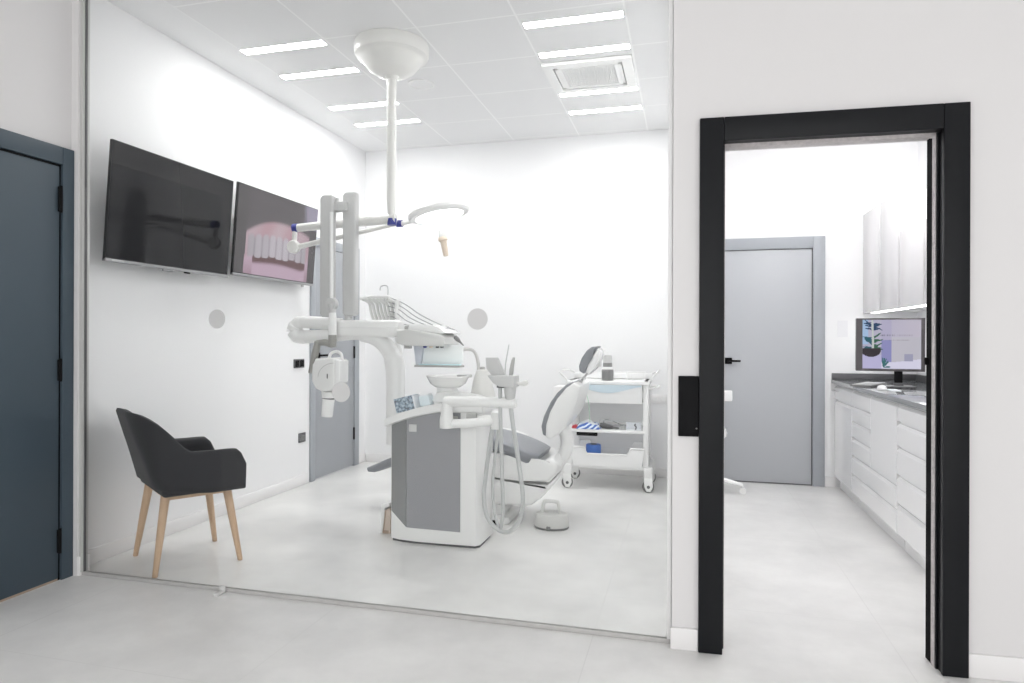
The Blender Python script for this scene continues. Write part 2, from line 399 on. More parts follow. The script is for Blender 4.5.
# ------------------------------------------------------------- ceiling lights
def strip(x0, x1, yc, lab, m='strip'):
    o = thing('strip_light', lab, 'light', ((x0+x1)/2, yc, ZC-.004), group='recessed strip lights')
    d = .036
    obj('trim', MB().box((x0-.006, yc-d-.006, ZC-.004), (x1+.006, yc-d, ZC+.0)).box((x0-.006, yc+d, ZC-.004), (x1+.006, yc+d+.006, ZC)).box((x0-.006, yc-d, ZC-.004), (x0, yc+d, ZC)).box((x1, yc-d, ZC-.004), (x1+.006, yc+d, ZC)), M['plaster'], o)
    obj('diffuser', MB().box((x0, yc-d, ZC-.003), (x1, yc+d, ZC-.0005)), M[m], o)
ordn = ['nearest', 'second nearest', 'third nearest', 'farthest']
for i, yc in enumerate((3.83, 4.27, 4.945, 5.395)):
    strip(-2.87, -2.27, yc, 'lit white ceiling strip in the left-hand row near the lamp pole, %s of four' % ordn[i])
for i, yc in enumerate((3.93, 4.37, 5.115, 5.54)):
    strip(-.965, -.37, yc, 'lit white ceiling strip in the right-hand row, %s of four' % ordn[i])
M['added_strip'] = emis('added_strip_diffuser', (1, .995, .98), 34.0)  # for invented strips, out of view, added to brighten the right-hand room
def unseen_strip(y, lab):
    strip(.75, 1.35, y, lab, 'added_strip')
for i, y in enumerate((3.4, 4.0, 4.6, 5.2)): unseen_strip(y, 'added unseen ceiling strip brightening the right-hand room, %s of four' % ordn[i])
# cassette air conditioner
ac = thing('air_conditioner', 'white square ceiling cassette air conditioner between the right-hand strips', 'air conditioner', (-.675, 4.81, ZC))
x0, x1, y0, y1 = -.985, -.365, 4.50, 5.04
b = MB()
for lo, hi in (((x0, y0), (x1, y0+.06)), ((x0, y1-.06), (x1, y1)), ((x0, y0+.06), (x0+.07, y1-.06)), ((x1-.07, y0+.06), (x1, y1-.06))):
    b.box((lo[0], lo[1], ZC-.022), (hi[0], hi[1], ZC-.001))
obj('cover_frame', b, M['white'], ac)
for lo, hi in (((x0+.1, y0+.068), (x1-.1, y0+.092)), ((x0+.1, y1-.092), (x1-.1, y1-.068)), ((x0+.078, y0+.1), (x0+.102, y1-.1)), ((x1-.102, y0+.1), (x1-.078, y1-.1))):
    obj('air_flap', MB().box((lo[0], lo[1], ZC-.018), (hi[0], hi[1], ZC-.008)), M['white'], ac)
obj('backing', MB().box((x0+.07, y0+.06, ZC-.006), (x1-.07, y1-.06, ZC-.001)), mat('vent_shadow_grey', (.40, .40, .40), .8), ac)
b = MB()
gx0, gx1, gy0, gy1 = x0+.125, x1-.125, y0+.11, y1-.11
n = 22
for k in range(n+1):
    xx = gx0+(gx1-gx0)*k/n; b.box((xx-.0035, gy0, ZC-.016), (xx+.0035, gy1, ZC-.007))
for k in range(15):
    yy = gy0+(gy1-gy0)*k/14; b.box((gx0, yy-.0035, ZC-.017), (gx1, yy+.0035, ZC-.007))
b.box((gx0-.022, gy0-.015, ZC-.02), (gx0, gy1+.015, ZC-.006)).box((gx1, gy0-.015, ZC-.02), (gx1+.022, gy1+.015, ZC-.006)).box((gx0, gy0-.015, ZC-.02), (gx1, gy0-.003, ZC-.006)).box((gx0, gy1+.003, ZC-.02), (gx1, gy1+.015, ZC-.006))
obj('grille', b, M['white'], ac)
p = P(421.5, 84, ZC, 'z')
o = thing('ceiling_speaker', 'small white round cover on the ceiling behind the lamp mount', 'speaker', (p.x, p.y, ZC))
obj('rim', MB().lathe([(.098, 0), (.098, -.006), (.085, -.008), (.083, -.003)], (p.x, p.y, ZC), 40), M['white'], o)
obj('perforated_disc', MB().lathe([(.083, -.001), (.083, -.0045), (.0, -.006)], (p.x, p.y, ZC), 40), M['plaster'], o)

# ============================================================ OPERATING LAMP
cx, cy = -1.865, 3.98
L = thing('surgical_lamp', 'white ceiling-mounted dental lamp with long pole, jointed arms and round lit head', 'lamp', (cx, cy, ZC))
obj('mount_cover', MB().lathe([(.238, 0), (.242, -.012), (.239, -.065), (.232, -.080), (.212, -.090), (.198, -.100), (.180, -.128), (.150, -.165), (.115, -.188), (.075, -.200), (.048, -.206), (.036, -.225)], (cx, cy, ZC), 64), M['warm'], L, sharp=25)
obj('pole', MB().tube([(cx, cy, ZC-.22), (cx, cy, 2.14)], .031, 24).tube([(cx, cy, 2.15), (cx, cy, 2.10), (cx, cy, 2.06)], [.0315, .027, .022], 24).tube([(cx, cy, 2.07), (cx, cy, 2.0)], .022, 20), M['warm'], L)
obj('joint_ring', MB().lathe([(.03, 0), (.03, .042)], (cx+.005, cy, 1.992), 28), M['blue'], L, label='dark blue joint ring')
E1 = P(295, 228, 4.19)
b = MB().tube([(cx+.03, cy, 2.035), (cx-.01, cy, 2.033), E1+Vector((.02, 0, 0))], [.033, .033, .029], 16, flat=((0, 1, 0), .8))
obj('upper_arm', b, M['warm'], L)
obj('end_cap', MB().tube([E1+Vector((.025, 0, .0)), E1+Vector((-.012, 0, .0))], .031, 16), M['blue'], L, label='dark blue end cap')
K1 = P(294, 247, 4.19)
b = MB().tube([E1+Vector((.0, 0, -.02)), K1], .018, 12); b.lathe([(.042, -.02), (.046, -.014), (.046, .02), (.04, .026)], T=Matrix.Translation(K1) @ Matrix.Rotation(PI/2, 4, 'X'), n=28)
obj('elbow', b, M['warm'], L)
LJ = P(400, 223.5, 4.13)
b = MB().tube([K1+Vector((.03, .0, .0)), LJ+Vector((-.02, 0, 0))], [.019, .014], 14)
obj('lower_arm', b, M['warm'], L)
b = MB().tube([LJ+Vector((-.022, 0, 0)), LJ+Vector((.016, 0, 0))], .024, 16)
obj('joint_ring', b, M['blue'], L, label='dark blue joint ring')
LH = P(439, 213.5, 4.15)
RT = Matrix.Translation(LH) @ Matrix.Rotation(math.radians(-12), 4, 'Y') @ Matrix.Rotation(math.radians(0.5), 4, 'X')
b = MB().tube([LJ+Vector((.016, 0, 0)), LJ+Vector((.035, 0, 0)), LH+Vector((-.13, 0, -.03)), LH+Vector((-.02, 0, .01))], [.018, .012, .012, .012], 12)
obj('head_bracket', b, M['warm'], L)
hd = obj('lamp_head', MB().lathe([(.158, -.018), (.166, -.022), (.196, -.018), (.207, -.004), (.206, .012), (.19, .024), (.10, .032), (.04, .034), (.02, .034)], T=RT, n=56), M['white'], L, sharp=25)
obj('diffuser', MB().lathe([(.158, -.0235), (.158, -.0185)], T=RT, n=48), M['lampface'], hd)
H0 = P(440.5, 225, 4.13); H1 = P(446, 256, 4.13)
D = H1-H0
b = MB().tube([H0, H0+D*.14, H0+D*.18, H0+D*.40], [.008, .008, .018, .026], 16)
obj('handle_mount', b, M['armgrey'], L)
b = MB().tube([H0+D*.40, H0+D*.42, H0+D*.5, H0+D*.52, H0+D*.54, H0+D*.97, H0+D], [.032, .032, .032, .024, .022, .018, .014], 18)
obj('handle', b, M['beige'], L, label='cream tapered grip')

# ================================================================ TELEVISIONS
def tv_frame(ya, yb, z0, z1, xt, xb):
    """local basis: origin at bottom-left corner of the front, X along the wall, Y up the screen, Z out of it"""
    O_ = Vector((xb, ya, z0)); U = Vector((0, 1, 0)); V = (Vector((xt, ya, z1))-O_); h = V.length; V.normalize(); W = V.cross(U) * -1
    if W.x < 0: W = -W
    R = Matrix((U, V, W)).transposed().to_4x4(); return Matrix.Translation(O_) @ R, yb-ya, h
def mouth(u, v):
    """colour of the close-up shown on the second television; u from left, v from top"""
    bg = (.088, .080, .086)
    if u > .80+.05*v and v < .30: return (.24, .22, .28) if u > .83+.10*v else (.15, .14, .17)
    if u < .12-.02*v or u > .90: return (.075, .070, .073)
    gt = .295+.85*(u-.52)**2*(1.35 if u < .52 else .7)
    if v < gt: return bg
    def mix(a, b, k): k = min(1, max(0, k)); return tuple(a[i]*(1-k)+b[i]*k for i in range(3))
    gum = mix((.33, .215, .245), (.36, .28, .305), .5+.5*math.sin(u*21+v*9))
    gum = mix(gum, (.30, .22, .26), abs(u-.5)*1.6-.25)
    col = mix(bg, gum, (v-gt)/.05)
    w = .084; j = (u-.125)/w; n = math.floor(j); f = abs(j-n-.5)*2
    tt = .47+.30*(u-.56)**2+.05*f**3; tb = .765+.35*(u-.5)**2*(1 if u < .5 else -.4)-.02*f**3+(.012 if n % 3 else -.006)
    if .135 < u < .86 and tt-.0 < v < tb:
        k = .345-.11*f**5-.20*abs(u-.5)+(.018 if n % 2 else 0)
        return mix((k*1.02, k*.94, k*1.03), gum, 1-(v-tt)/.035)
    if v >= tb:
        e = .865-.05*abs(math.sin((u-.20)*5.2))+.25*abs(u-.52)**2*(-1)
        if u < .19 or u > .86: return mix((.36, .27, .33), (.26, .18, .22), (v-tb)/.2)
        lip = (.35, .26, .32); inn = (.105, .062, .066)
        return mix(inn, lip, (v-e)/.045)
    return col
rl = random.Random(11); LEAVES = []
for k in range(46):
    up_ = k % 5 < 2; x_ = .17+rl.uniform(-.02, .03); y_ = rl.uniform(.05, .22) if up_ else rl.uniform(.36, .60)
    a_ = rl.uniform(-.6, .9) if rl.random() < .6 else PI-rl.uniform(-.3, .9); l_ = rl.uniform(.08, .19)
    LEAVES.append((x_, y_, min(.36, max(.0, x_+l_*math.cos(a_))), y_-l_*math.sin(a_), rl.uniform(.008, .017), (.02, .05, .11) if up_ else ((.03, .10, .06) if x_+l_*math.cos(a_) > .17 else (.02, .09, .12))))
for k in range(12):
    a_ = rl.uniform(-.2, 1.9); LEAVES.append((.36, .97, .36+.12*math.cos(a_), .97-.2*math.sin(a_), .010, (.03, .12, .13)))
def desktop(u, v):
    """colour of the wallpaper on the desk monitor"""
    c = [.36+.08*u, .35+.06*u, .46+.02*u]
    if .33 < u < .50: c = [.22+.2*v*0, .22, .42] if v > .42 else [.36, .34, .46]
    if u >= .50 and v > .35: c = [.42, .41, .46]
    if v > .83+.04*math.sin(u*4): c = [.55, .54, .66]
    if .72 < u < .86 and .70 < v < .84: c = [.28, .28, .38]
    if u < .33 and v > .72: c = [.40, .38, .56]
    if u < .10 and v < .5: c = [.30, .42, .60]
    for (x0_, y0_, x1_, y1_, w_, col_) in LEAVES:
        dx, dy = x1_-x0_, y1_-y0_; t_ = ((u-x0_)*dx+(v-y0_)*dy)/(dx*dx+dy*dy)
        if 0 < t_ < 1 and (u-x0_-t_*dx)**2+(v-y0_-t_*dy)**2 < (w_*(math.sin(PI*t_)**.6+.1))**2: c = list(col_)
    if .155+.02*v < u < .185+.03*v and v < .60: c = [.45, .48, .46]
    if (u-.15)**2/.028+(v-.63)**2/.017 < 1 and v > .585: c = [.03, .024, .03]
    # two faint lines of small lettering, too small to read in the photograph
    if .30 < u < .86 and .30 < v < .335:
        if math.sin(u*150)+.7*math.sin(u*233) > -.1 and not (.55 < u < .60): c = [a*.55 for a in c] if u < .56 else [a*.78 for a in c]
    if .40 < u < .80 and .405 < v < .425 and math.sin(u*190)+.6*math.sin(u*301) > -.1: c = [a*.72 for a in c]
    return c
def picture(name, fn, T, w, h, parent, material, nx=120, ny=84, z=.001):
    me = bpy.data.meshes.new(name); vs = []; fs = []; cols = []
    for j in range(ny+1):
        for i in range(nx+1): vs.append(T @ Vector((w*i/nx, h*(1-j/ny), z)) - Vector(parent.location if parent.name not in ORG else ORG[parent.name]))
    for j in range(ny):
        for i in range(nx):
            a = j*(nx+1)+i; fs.append([a+nx+1, a+nx+2, a+1, a]); c = fn((i+.5)/nx, (j+.5)/ny); cols += [(max(0, c[0]), max(0, c[1]), max(0, c[2]), 1)]*4
    me.from_pydata(vs, [], fs); at = me.color_attributes.new('picture', 'FLOAT_COLOR', 'CORNER')
    at.data.foreach_set('color', [x for c in cols for x in c]); me.materials.append(material)
    o = bpy.data.objects.new(name, me); COL.objects.link(o); o.parent = parent; return o
def television(ya, yb, z0, z1, xt, xb, lab, on):
    T, w, h = tv_frame(ya, yb, z0, z1, xt, xb)
    o = thing('television', lab, 'television', (XL, (ya+yb)/2, z0), group='wall-mounted televisions')
    obj('housing', MB().box((0, 0, -.018), (w, h, 0), .003, T).box((.08, .06, -.035), (w-.08, h-.08, -.018), .004, T), M['tvframe'], o)
    sc = obj('screen', MB().box((.006, .02, 0), (w-.006, h-.006, .0015), 0, T), M['tv'], o)
    obj('bottom_strip', MB().box((0, -.004, -.02), (w, .014, .006), .002, T), M['tvsil'], o)
    obj('wall_bracket', MB().box((w/2-.2, h/2-.12, -.05), (w/2+.2, h/2+.12, -.036), 0, T).box((XL+.002, (ya+yb)/2-.15, (z0+z1)/2-.15), (XL+.03, (ya+yb)/2+.15, (z0+z1)/2+.15)).box((XL+.03, (ya+yb)/2-.04, (z0+z1)/2-.04), (XL+.1, (ya+yb)/2+.04, (z0+z1)/2+.04)), M['dark'], o)
    if not on:
        obj('sensor', MB().box((w*.42, -.016, -.012), (w*.50, -.004, .0), .004, T), M['tvsil'], o)
        obj('sensor', MB().box((w*.60, -.013, -.012), (w*.65, -.004, .0), .004, T), M['black'], o)
        obj('brand_badge', MB().box((.04, .001, .0062), (.12, .009, .0075), 0, T), M['steel'], o)
    else:
        picture('picture', mouth, T @ Matrix.Translation((.006, .02, 0)), w-.012, h-.026, o, picture_mat('mouth_picture', .66), z=.0022)
        obj('sensor', MB().box((w*.84, -.022, -.012), (w*.87, -.004, .0), .004, T), M['holdergrey'], o)
    return o
television(2.935, 3.935, 1.675, 2.335, XL+.165, XL+.115, 'large wall television with a blank black screen, nearer the glass', False)
television(3.985, 5.02, 1.700, 2.345, XL+.165, XL+.115, 'large wall television showing a close-up of teeth and gums', True)

# ================================================================== ARMCHAIR
ch = thing('armchair', 'charcoal upholstered armchair with splayed pale wooden legs by the left wall', 'chair', (-2.749, 3.1875, 0), math.radians(55.5))
def shell():
    n = 48; rows = []
    for i in range(n+1):
        t = -1+2*i/n                                  # right arm end, round the back, left arm end
        a = abs(t); s = 1 if t > 0 else -1
        # plan: straight arm, rounded corner, straight back
        if a > .42:
            k = (a-.42)/.58; x = -.145+.37*k; y = s*(.285+.006*k); nx, ny = 0, s
        elif a > .20:
            k = (a-.20)/.22*PI/2; x = -.215+.07*(1-math.cos(k)) ; y = s*(.17+.115*math.sin(k)); nx, ny = -math.cos(k), s*math.sin(k)
        else:
            x = -.215; y = s*.17*a/.20; nx, ny = -1, 0
        # top height along the rim
        if a < .21: zt = .872-.01*(a/.21)**2
        elif a < .58:
            q = (a-.21)/.37; q = q*q*(3-2*q); zt = .862-(.862-.645)*q
        else: zt = .645-.002*(a-.66)
        e = max(0, (a-.90)/.10); zt -= .085*e**2.2
        lean = .105 if a < .17 else .105*max(0, 1-(a-.17)/.42)**1.1
        flare = .022; yk_ = .16*max(0, 1-a/.62)
        row = []
        th = .040+.012*(a > .5)
        hz = [.412, .43, .50, .58, .66, .74, .82, .92, .98]
        z0 = .412; H = zt-z0
        for q in (0, .06, .2, .35, .5, .65, .8, .9, .97):     # outside up
            off = lean*(q*H/.46)**1.15+flare*q**.7-(.028*(1-q/.06) if q < .06 else 0)
            row.append((x+nx*off , y+ny*off*(.55 if ny else 1), z0+H*q))
        qt = lean*(H/.46)**1.15+flare
        row.append((x+nx*(qt-th*.25), y+ny*(qt-th*.25)*.55, z0+H*1.0))
        row.append((x+nx*(qt-th*.9), y+ny*(qt*.55-th*.9), z0+H*.985))
        for q in (.93, .8, .6, .4, .25):
            off = lean*(q*H/.46)**1.15+flare*q**.7-th*1.2
            row.append((x+nx*off, y+ny*(off+.2*0)*(1) if abs(ny) < .01 else y+ny*((lean*(q*H/.46)**1.15+flare*q**.7)*.55-th*1.2), z0+H*q))
        for n_, p in enumerate(row):
            q = max(0, (p[2]-.412)/.46); lift = .028*min(1, max(0, (-p[0]+.05)/.25))*(1-min(1, q*1.5))
            row[n_] = (p[0], p[1]*(1-yk_*q**1.4), p[2]+lift)
        rows.append([Vector(p) for p in row])
    return rows
R_ = shell(); b = MB().grid(R_)
# close arm ends and the underside rim
m = len(R_[0])
b._add(R_[0], [list(range(m))]); b._add(R_[-1], [list(range(m))[::-1]])
for i in range(len(R_)-1): b._add([R_[i][0], R_[i+1][0], R_[i+1][-1], R_[i][-1]], [[0, 1, 2, 3]])
bmesh.ops.remove_doubles(b.b, verts=b.b.verts[:], dist=.0005)
o = obj('shell', b, M['fabric'], ch, local=True, sharp=60)
b = MB().box((-.19, -.262, .412), (.215, .262, .47), .022, seg=3)
obj('seat_base', b, M['fabric'], ch, local=True)
b = MB().box((-.18, -.243, .455), (.205, .243, .535), .035, seg=4)
obj('seat_cushion', b, M['fabric'], ch, local=True)
obj('cross_frame', MB().box((-.15, -.19, .385), (.17, -.165, .412)).box((-.15, .165, .385), (.17, .19, .412)).box((-.15, -.165, .385), (-.125, .165, .412)).box((.145, -.165, .385), (.17, .165, .405)), M['wood'], ch, local=True)
for sx in (-1, 1):
    for sy in (-1, 1):
        top = Vector((sx*.155, sy*.18, .425)); ft = Vector((sx*.217, sy*.228, .004))
        b = MB().tube([top, top.lerp(ft, .5), ft, ft-Vector((0, 0, .0035))], [.0235, .0195, .0135, .012], 16)
        obj('leg', b, M['wood'], ch, local=True)

# ================================================================ DENTAL UNIT
U = thing('dental_unit', 'white dental unit with grey glass front, swing arms, cuspidor, instrument console and hoses', 'dental unit', (-1.5, 3.93, 0))
# cabinet: lower body with soft rear corners
body = [(-1.775, 3.80), (-1.715, 3.786), (-1.655, 3.772), (-1.59, 3.772), (-1.52, 3.772), (-1.45, 3.772), (-1.215, 3.772), (-1.195, 3.80), (-1.19, 4.04), (-1.22, 4.085), (-1.74, 4.085), (-1.775, 4.05)]
b = MB().prism(body, 'z', .014, .80, .008)
# bring the top of the left end down to follow the sloping worktop
for v in b.b.verts:
    if v.co.z > .5:
        k = min(1, max(0, (-v.co.x-1.42)/.38)); v.co.z = v.co.z+.015-.102*k**1.5
obj('cabinet_body', b, M['white'], U, sharp=40)
b = MB().prism([(-1.768, 3.81), (-1.65, 3.782), (-1.222, 3.782), (-1.2, 3.81), (-1.2, 4.03), (-1.74, 4.075), (-1.765, 4.04)], 'z', 0, .014)
obj('plinth', b, M['dark'], U)
def py(x):  # front face depth
    return 3.772 if x > -1.655 else 3.772+(-1.655-x)*.028/.12
def ztop(x): return .813-.102*min(1, max(0, (-x-1.42)/.38))**1.5
def front_panel(xs, zb, name, m, inset=.004, lab=None):
    b = MB(); rows = []
    for x_, zb_ in zip(xs, zb): rows.append((x_, zb_, ztop(x_)-.004))
    pts = [(x_, z_) for x_, z_, _ in rows]+[(x_, z_) for x_, _, z_ in rows[::-1]]
    b.prism(pts, 'y', 0, 1)
    for v in b.b.verts: v.co.y = py(v.co.x) - (.006 if v.co.y < .5 else -.001)
    return obj(name, b, m, U, label=lab)
front_panel([-1.770, -1.73, -1.70, -1.661], [.188, .155, .131, .100], 'side_strip_panel', M['panel2'], lab='narrow grey glass strip')
gp = front_panel([-1.657, -1.6, -1.55, -1.5, -1.45, -1.40, -1.312], [.098, .097, .0965, .096, .0955, .095, .094], 'glass_front', M['panel'], lab='grey glossy glass front')
obj('sensor_plate', MB().box((-1.642, 3.7635, .685), (-1.592, 3.7658, .73), .0008), M['sticker'], gp)
obj('lock_plate', MB().box((-1.375, 3.757, .735), (-1.325, 3.7658, .79), .003), M['holdergrey'], U)
# curved worktop slab
b = MB(); top = []
for i in range(17):
    x_ = -1.80+(-1.165+1.80)*i/16
    k = min(1, max(0, (-x_-1.42)/.38)); zz = .862-.105*k**1.5
    top.append((x_, zz))
pts = top+[(x_, z_-.045) for x_, z_ in top[::-1]]
b.prism(pts, 'y', 3.745, 4.11, .006)
obj('worktop', b, M['white'], U, sharp=40)
# column at the rear left, bending to the left at the top
colp = smooth_path([(-1.86, 4.045, .56), (-1.86, 4.045, .8), (-1.86, 4.045, 1.02), (-1.885, 4.045, 1.14), (-1.975, 4.03, 1.25), (-2.10, 4.0, 1.288), (-2.30, 3.97, 1.272), (-2.50, 3.95, 1.262)], 7)
obj('column', MB().tube(colp, [.062]*14+[.064]*7+[.056]*14+[.044]*(len(colp)-35), 24).box((-1.86, 3.99, .60), (-1.73, 4.07, .74), .01), M['white'], U)
# pivoting upper arm returning to the right
b = MB().tube(smooth_path([(-2.47, 3.95, 1.262), (-2.525, 3.95, 1.268), (-2.555, 3.95, 1.300)], 5), [.044, .045, .046, .047, .048, .050, .051, .052, .052, .052, .052], 20)
b2 = MB().tube(smooth_path([(-2.555, 3.95, 1.304), (-2.54, 3.95, 1.34), (-2.50, 3.95, 1.362), (-2.40, 3.96, 1.358), (-2.22, 3.98, 1.345)], 6), [.052]*6+[.046]*6+[.042]*13, 20)
obj('elbow', b, M['white'], U); obj('upper_arm', b2, M['white'], U)
obj('elbow_seam', MB().lathe([(.053, 0), (.053, .003)], (-2.555, 3.95, 1.3005), 30), M['holdergrey'], U)
# beam
B0 = P(342, 328.5, 3.98); B1 = P(402, 328.5, 3.98)
b = MB().box((B0.x-.03, 3.925, B0.z-.058), (B1.x, 4.035, B0.z+.055), .022, seg=4)
obj('support_beam', b, M['white'], U)
obj('beam_rail', MB().box((B0.x+.02, 3.921, B0.z+.002), (B1.x-.005, 3.9265, B0.z+.012), .002), M['gloss'], U)
# console post and hose rack
PT = P(395.5, 300, 4.04)
obj('rack_post', MB().tube([(PT.x, 4.08, 1.20), (PT.x, 4.08, PT.z)], .021, 18).tube([(PT.x, 4.08, 1.205), (PT.x+.01, 4.08, 1.06), (PT.x+.012, 4.05, .98)], [.028, .034, .036], 18), M['white'], U)
obj('crossbar', MB().tube([P(360, 299, 4.12), P(372, 296.5, 4.11), P(388, 296.5, 4.10), P(395, 302, 4.08)], .011, 10), M['white'], U)
for k in range(8):
    u0 = 362+3.6*k
    q = smooth_path([P(u0, 299, 4.12-.01*k), P(u0+7, 303+1.0*(k % 2), 4.10), P(u0+9, 312, 4.09), P(min(u0+12, 392.5), 321, 4.08)], 5)
    obj('coiled_hose', MB().tube(q, .0095, 8), mat('pale_coil', (.62, .62, .61), .4), U)
# whips running over to the instruments
for k in range(5):
    s0 = P(388, 297+(0, 4.5, 9, 14, 19.5)[k], 4.09); e0 = P((455, 445, 434, 424, 412)[k], (330, 329, 327, 326, 325)[k], 3.98)
    mid = s0.lerp(e0, .5)+Vector((0, 0, -.012))
    obj('whip', MB().tube(smooth_path([s0, s0.lerp(e0, .25)+Vector((0, 0, .008)), mid, s0.lerp(e0, .78)+Vector((0, 0, -.012)), e0], 5), .0030, 8), mat('whip_grey', (.30, .31, .31), .4), U)
obj('top_hook', MB().tube(smooth_path([P(388, 297, 4.10), P(388, 288, 4.10), P(385.5, 285.5, 4.10), P(381, 286.5, 4.10), P(380, 290.5, 4.10)], 5), .0045, 8), M['steel'], U)
# console body
c0 = P(402, 338, 3.95); c1 = P(454, 338, 3.95)
zc0 = P(430, 331, 3.95).z; zcb = P(430, 345.5, 3.95).z
CX0, CX1 = c0.x+.035, c1.x
def cprof(xa, xb, za, zb): return [(xa, za+.03), (xa+.03, za), (xb-.03, za), (xb, za+.02), (xb-.004, zb-.02), (xb-.05, zb), (xa+.02, zb)]
b = MB().prism([(CX0, zcb+.012), (CX0+.06, zcb), (CX1-.02, zcb-.004), (CX1, zcb+.012), (CX1-.002, zcb+.05), (CX1-.035, zcb+.072), (CX0+.08, zcb+.10), (CX0, zcb+.10)], 'y', 3.78, 4.06, .012)
con = obj('console', b, mat('console_grey', (.68, .68, .67), .3), U, sharp=40)
b = MB().prism([(CX0+.07, zcb+.099), (CX1-.04, zcb+.073), (CX1+.012, zcb+.078), (CX1-.03, zcb+.094), (CX0+.24, zcb+.128), (CX0+.08, zcb+.136)], 'y', 3.80, 4.06, .006)
obj('console_tray', b, M['gloss'], con, sharp=40)
obj('beam_joint', MB().box((CX0-.012, 3.93, zcb+.02), (CX0+.05, 4.03, zcb+.125), .006), mat('joint_grey', (.42, .42, .41), .4), con)
obj('console_lug', MB().box((CX0+.0, 3.90, zcb-.02), (CX0+.04, 3.94, zcb+.012), .004), M['holdergrey'], con)
for u_, mm in ((425, 'blue'), (431, 'beige'), (437.5, 'dark'), (442, 'dark')):
    q = P(u_, 344.5, 3.84)
    obj('control_knob', MB().lathe([(.011, 0), (.012, -.014), (.008, -.018)], (q.x, 3.84, zcb+.004), 14), M[mm], con)
# instrument tip on the right end
q0 = P(455, 337, 3.9); q1 = P(463.5, 345.5, 3.88)
obj('handpiece', MB().tube([q0, q0.lerp(q1, .3), q0.lerp(q1, .6), q1], [.013, .014, .007, .003], 10), M['rubber'], con)
# x-ray viewing tray under the console
a0 = P(417.5, 346, 3.92); a1 = P(462.5, 366, 3.92)
obj('tray_bracket', MB().prism([(a0.x-.02, zcb), (a0.x+.045, zcb), (a0.x+.028, a1.z-.008), (a0.x-.002, a1.z-.008)], 'y', 3.90, 3.93, .003), M['lilac'], con)
obj('viewing_panel', MB().box((a0.x+.035, 3.925, a1.z+.012), (a1.x, 3.937, zcb+.005), .002), mat('milky_white_acrylic', (.93, .95, .95), .3), con)
obj('tray', MB().box((a0.x+.002, 3.86, a1.z-.008), (a1.x, 3.96, a1.z+.004), .003), M['holdergrey'], con)
obj('tray_mat', MB().box((a0.x+.03, 3.865, a1.z+.004), (a1.x-.005, 3.92, a1.z+.012), .003), M['palepad'], con)
# cuspidor
q = P(448, 377, 3.93); rb = .132
def shade_prof(): return [(.05, .018), (.08, .022), (.112, .045), (.131, .082), (.138, .090), (.134, .093), (.124, .085), (.102, .052), (.05, .030), (.004, .026)]
BZ = P(448, 376, 3.93).z-.091
obj('cuspidor_bowl', MB().lathe(shade_prof(), (q.x, 3.93, BZ), 48), mat('bowl_glaze', (.82, .82, .81), .12, coat=.5), U, sharp=40)
b = MB().lathe([(.055, -.012), (.066, .006), (.06, .030)], (q.x-.005, 3.93, BZ-.005), 30)
b.prism([(q.x-.09, .858), (-1.185, .858), (-1.205, .90), (-1.245, .912), (q.x+.0, .925), (q.x-.055, .918)], 'y', 3.86, 4.0, .01)
obj('bowl_stand', b, M['white'], U)
tb = P(475, 400, 3.97)
b = MB(); rows = []
for (z_, ux, uy, cx_) in ((.862, .085, .085, -1.235), (.92, .074, .078, -1.24), (.98, .060, .066, -1.243), (1.03, .047, .055, -1.243), (1.055, .036, .044, -1.243), (1.062, .02, .025, -1.243)):
    rows.append([Vector((cx_+ux*math.cos(2*PI*k/24), 3.99+uy*math.sin(2*PI*k/24), z_)) for k in range(24)])
b.grid(rows, closed_v=True); b._add(rows[-1], [list(range(24))])
obj('tap_tower', b, M['warm'], U)
obj('tap_button', MB().lathe([(.016, 0), (.016, .014), (.012, .018)], (-1.243, 3.99, 1.060), 16), M['holdergrey'], U)
obj('water_spout', MB().tube(smooth_path([P(478.5, 372, 3.99), P(478, 362, 3.99), P(475, 352.5, 3.99), P(470, 349.5, 3.99), P(463, 349.5, 3.97), P(462.5, 351.5, 3.97)], 5), .0105, 12), mat('spout_grey', (.60, .59, .58), .3), U)
obj('cup_rest', MB().lathe([(.045, 0), (.05, .006), (.05, .016), (.046, .018)], (P(463, 374, 4.03).x, 4.06, 1.005), 24), M['holdergrey'], U)
# suction arm in front
ya = 3.66
def bar(pts, r, k=.7, n=16): return MB().tube(pts, r, n)
j0 = P(494, 421, ya+.09); j1 = P(447, 424, ya)
b = MB().tube(smooth_path([j0+Vector((.01, .0, .0)), P(470, 423, ya+.04), j1], 5), .027, 16)
b.tube([P(496.5, 412, ya+.09), P(496.5, 429, ya+.09)], .034, 18)
b.box((P(478, 420, 3.75).x-.02, 3.74, .745), (P(496, 420, 3.78).x+.0, 3.80, .80), .01)
obj('lower_suction_arm', b, M['white'], U)
b = MB().tube([P(446.5, 428, ya), P(446.5, 420, ya), P(447.5, 402, ya)], [.04, .04, .028], 20)
obj('arm_pivot', b, M['white'], U)
b = MB().tube([P(445, 401.5, ya), P(470, 401.5, ya-.01), P(512, 403, ya-.02), P(516, 403, ya-.02)], [.03, .03, .033, .024], 18)
obj('upper_suction_arm', b, M['white'], U)
ys = ya-.02
obj('holder_neck', MB().tube([P(510, 400, ys), P(510, 386, ys)], [.027, .038], 18), M['armgrey'], U)
hA = P(495, 386, ys); hB = P(517, 375.5, ys)
b = MB().prism([(hA.x-.03, hB.z+.0), (hB.x, hB.z), (hB.x, hA.z-.002), (hA.x+.04, hA.z), (hA.x+.005, hA.z+.02)], 'y', ys-.06, ys+.05, .006)
hold = obj('instrument_holder', b, M['armgrey'], U)
s = [P(486, 357.5, ys), P(498, 357.5, ys), P(506.5, 376.5, ys), P(493, 376.5, ys), P(487, 368.5, ys)]
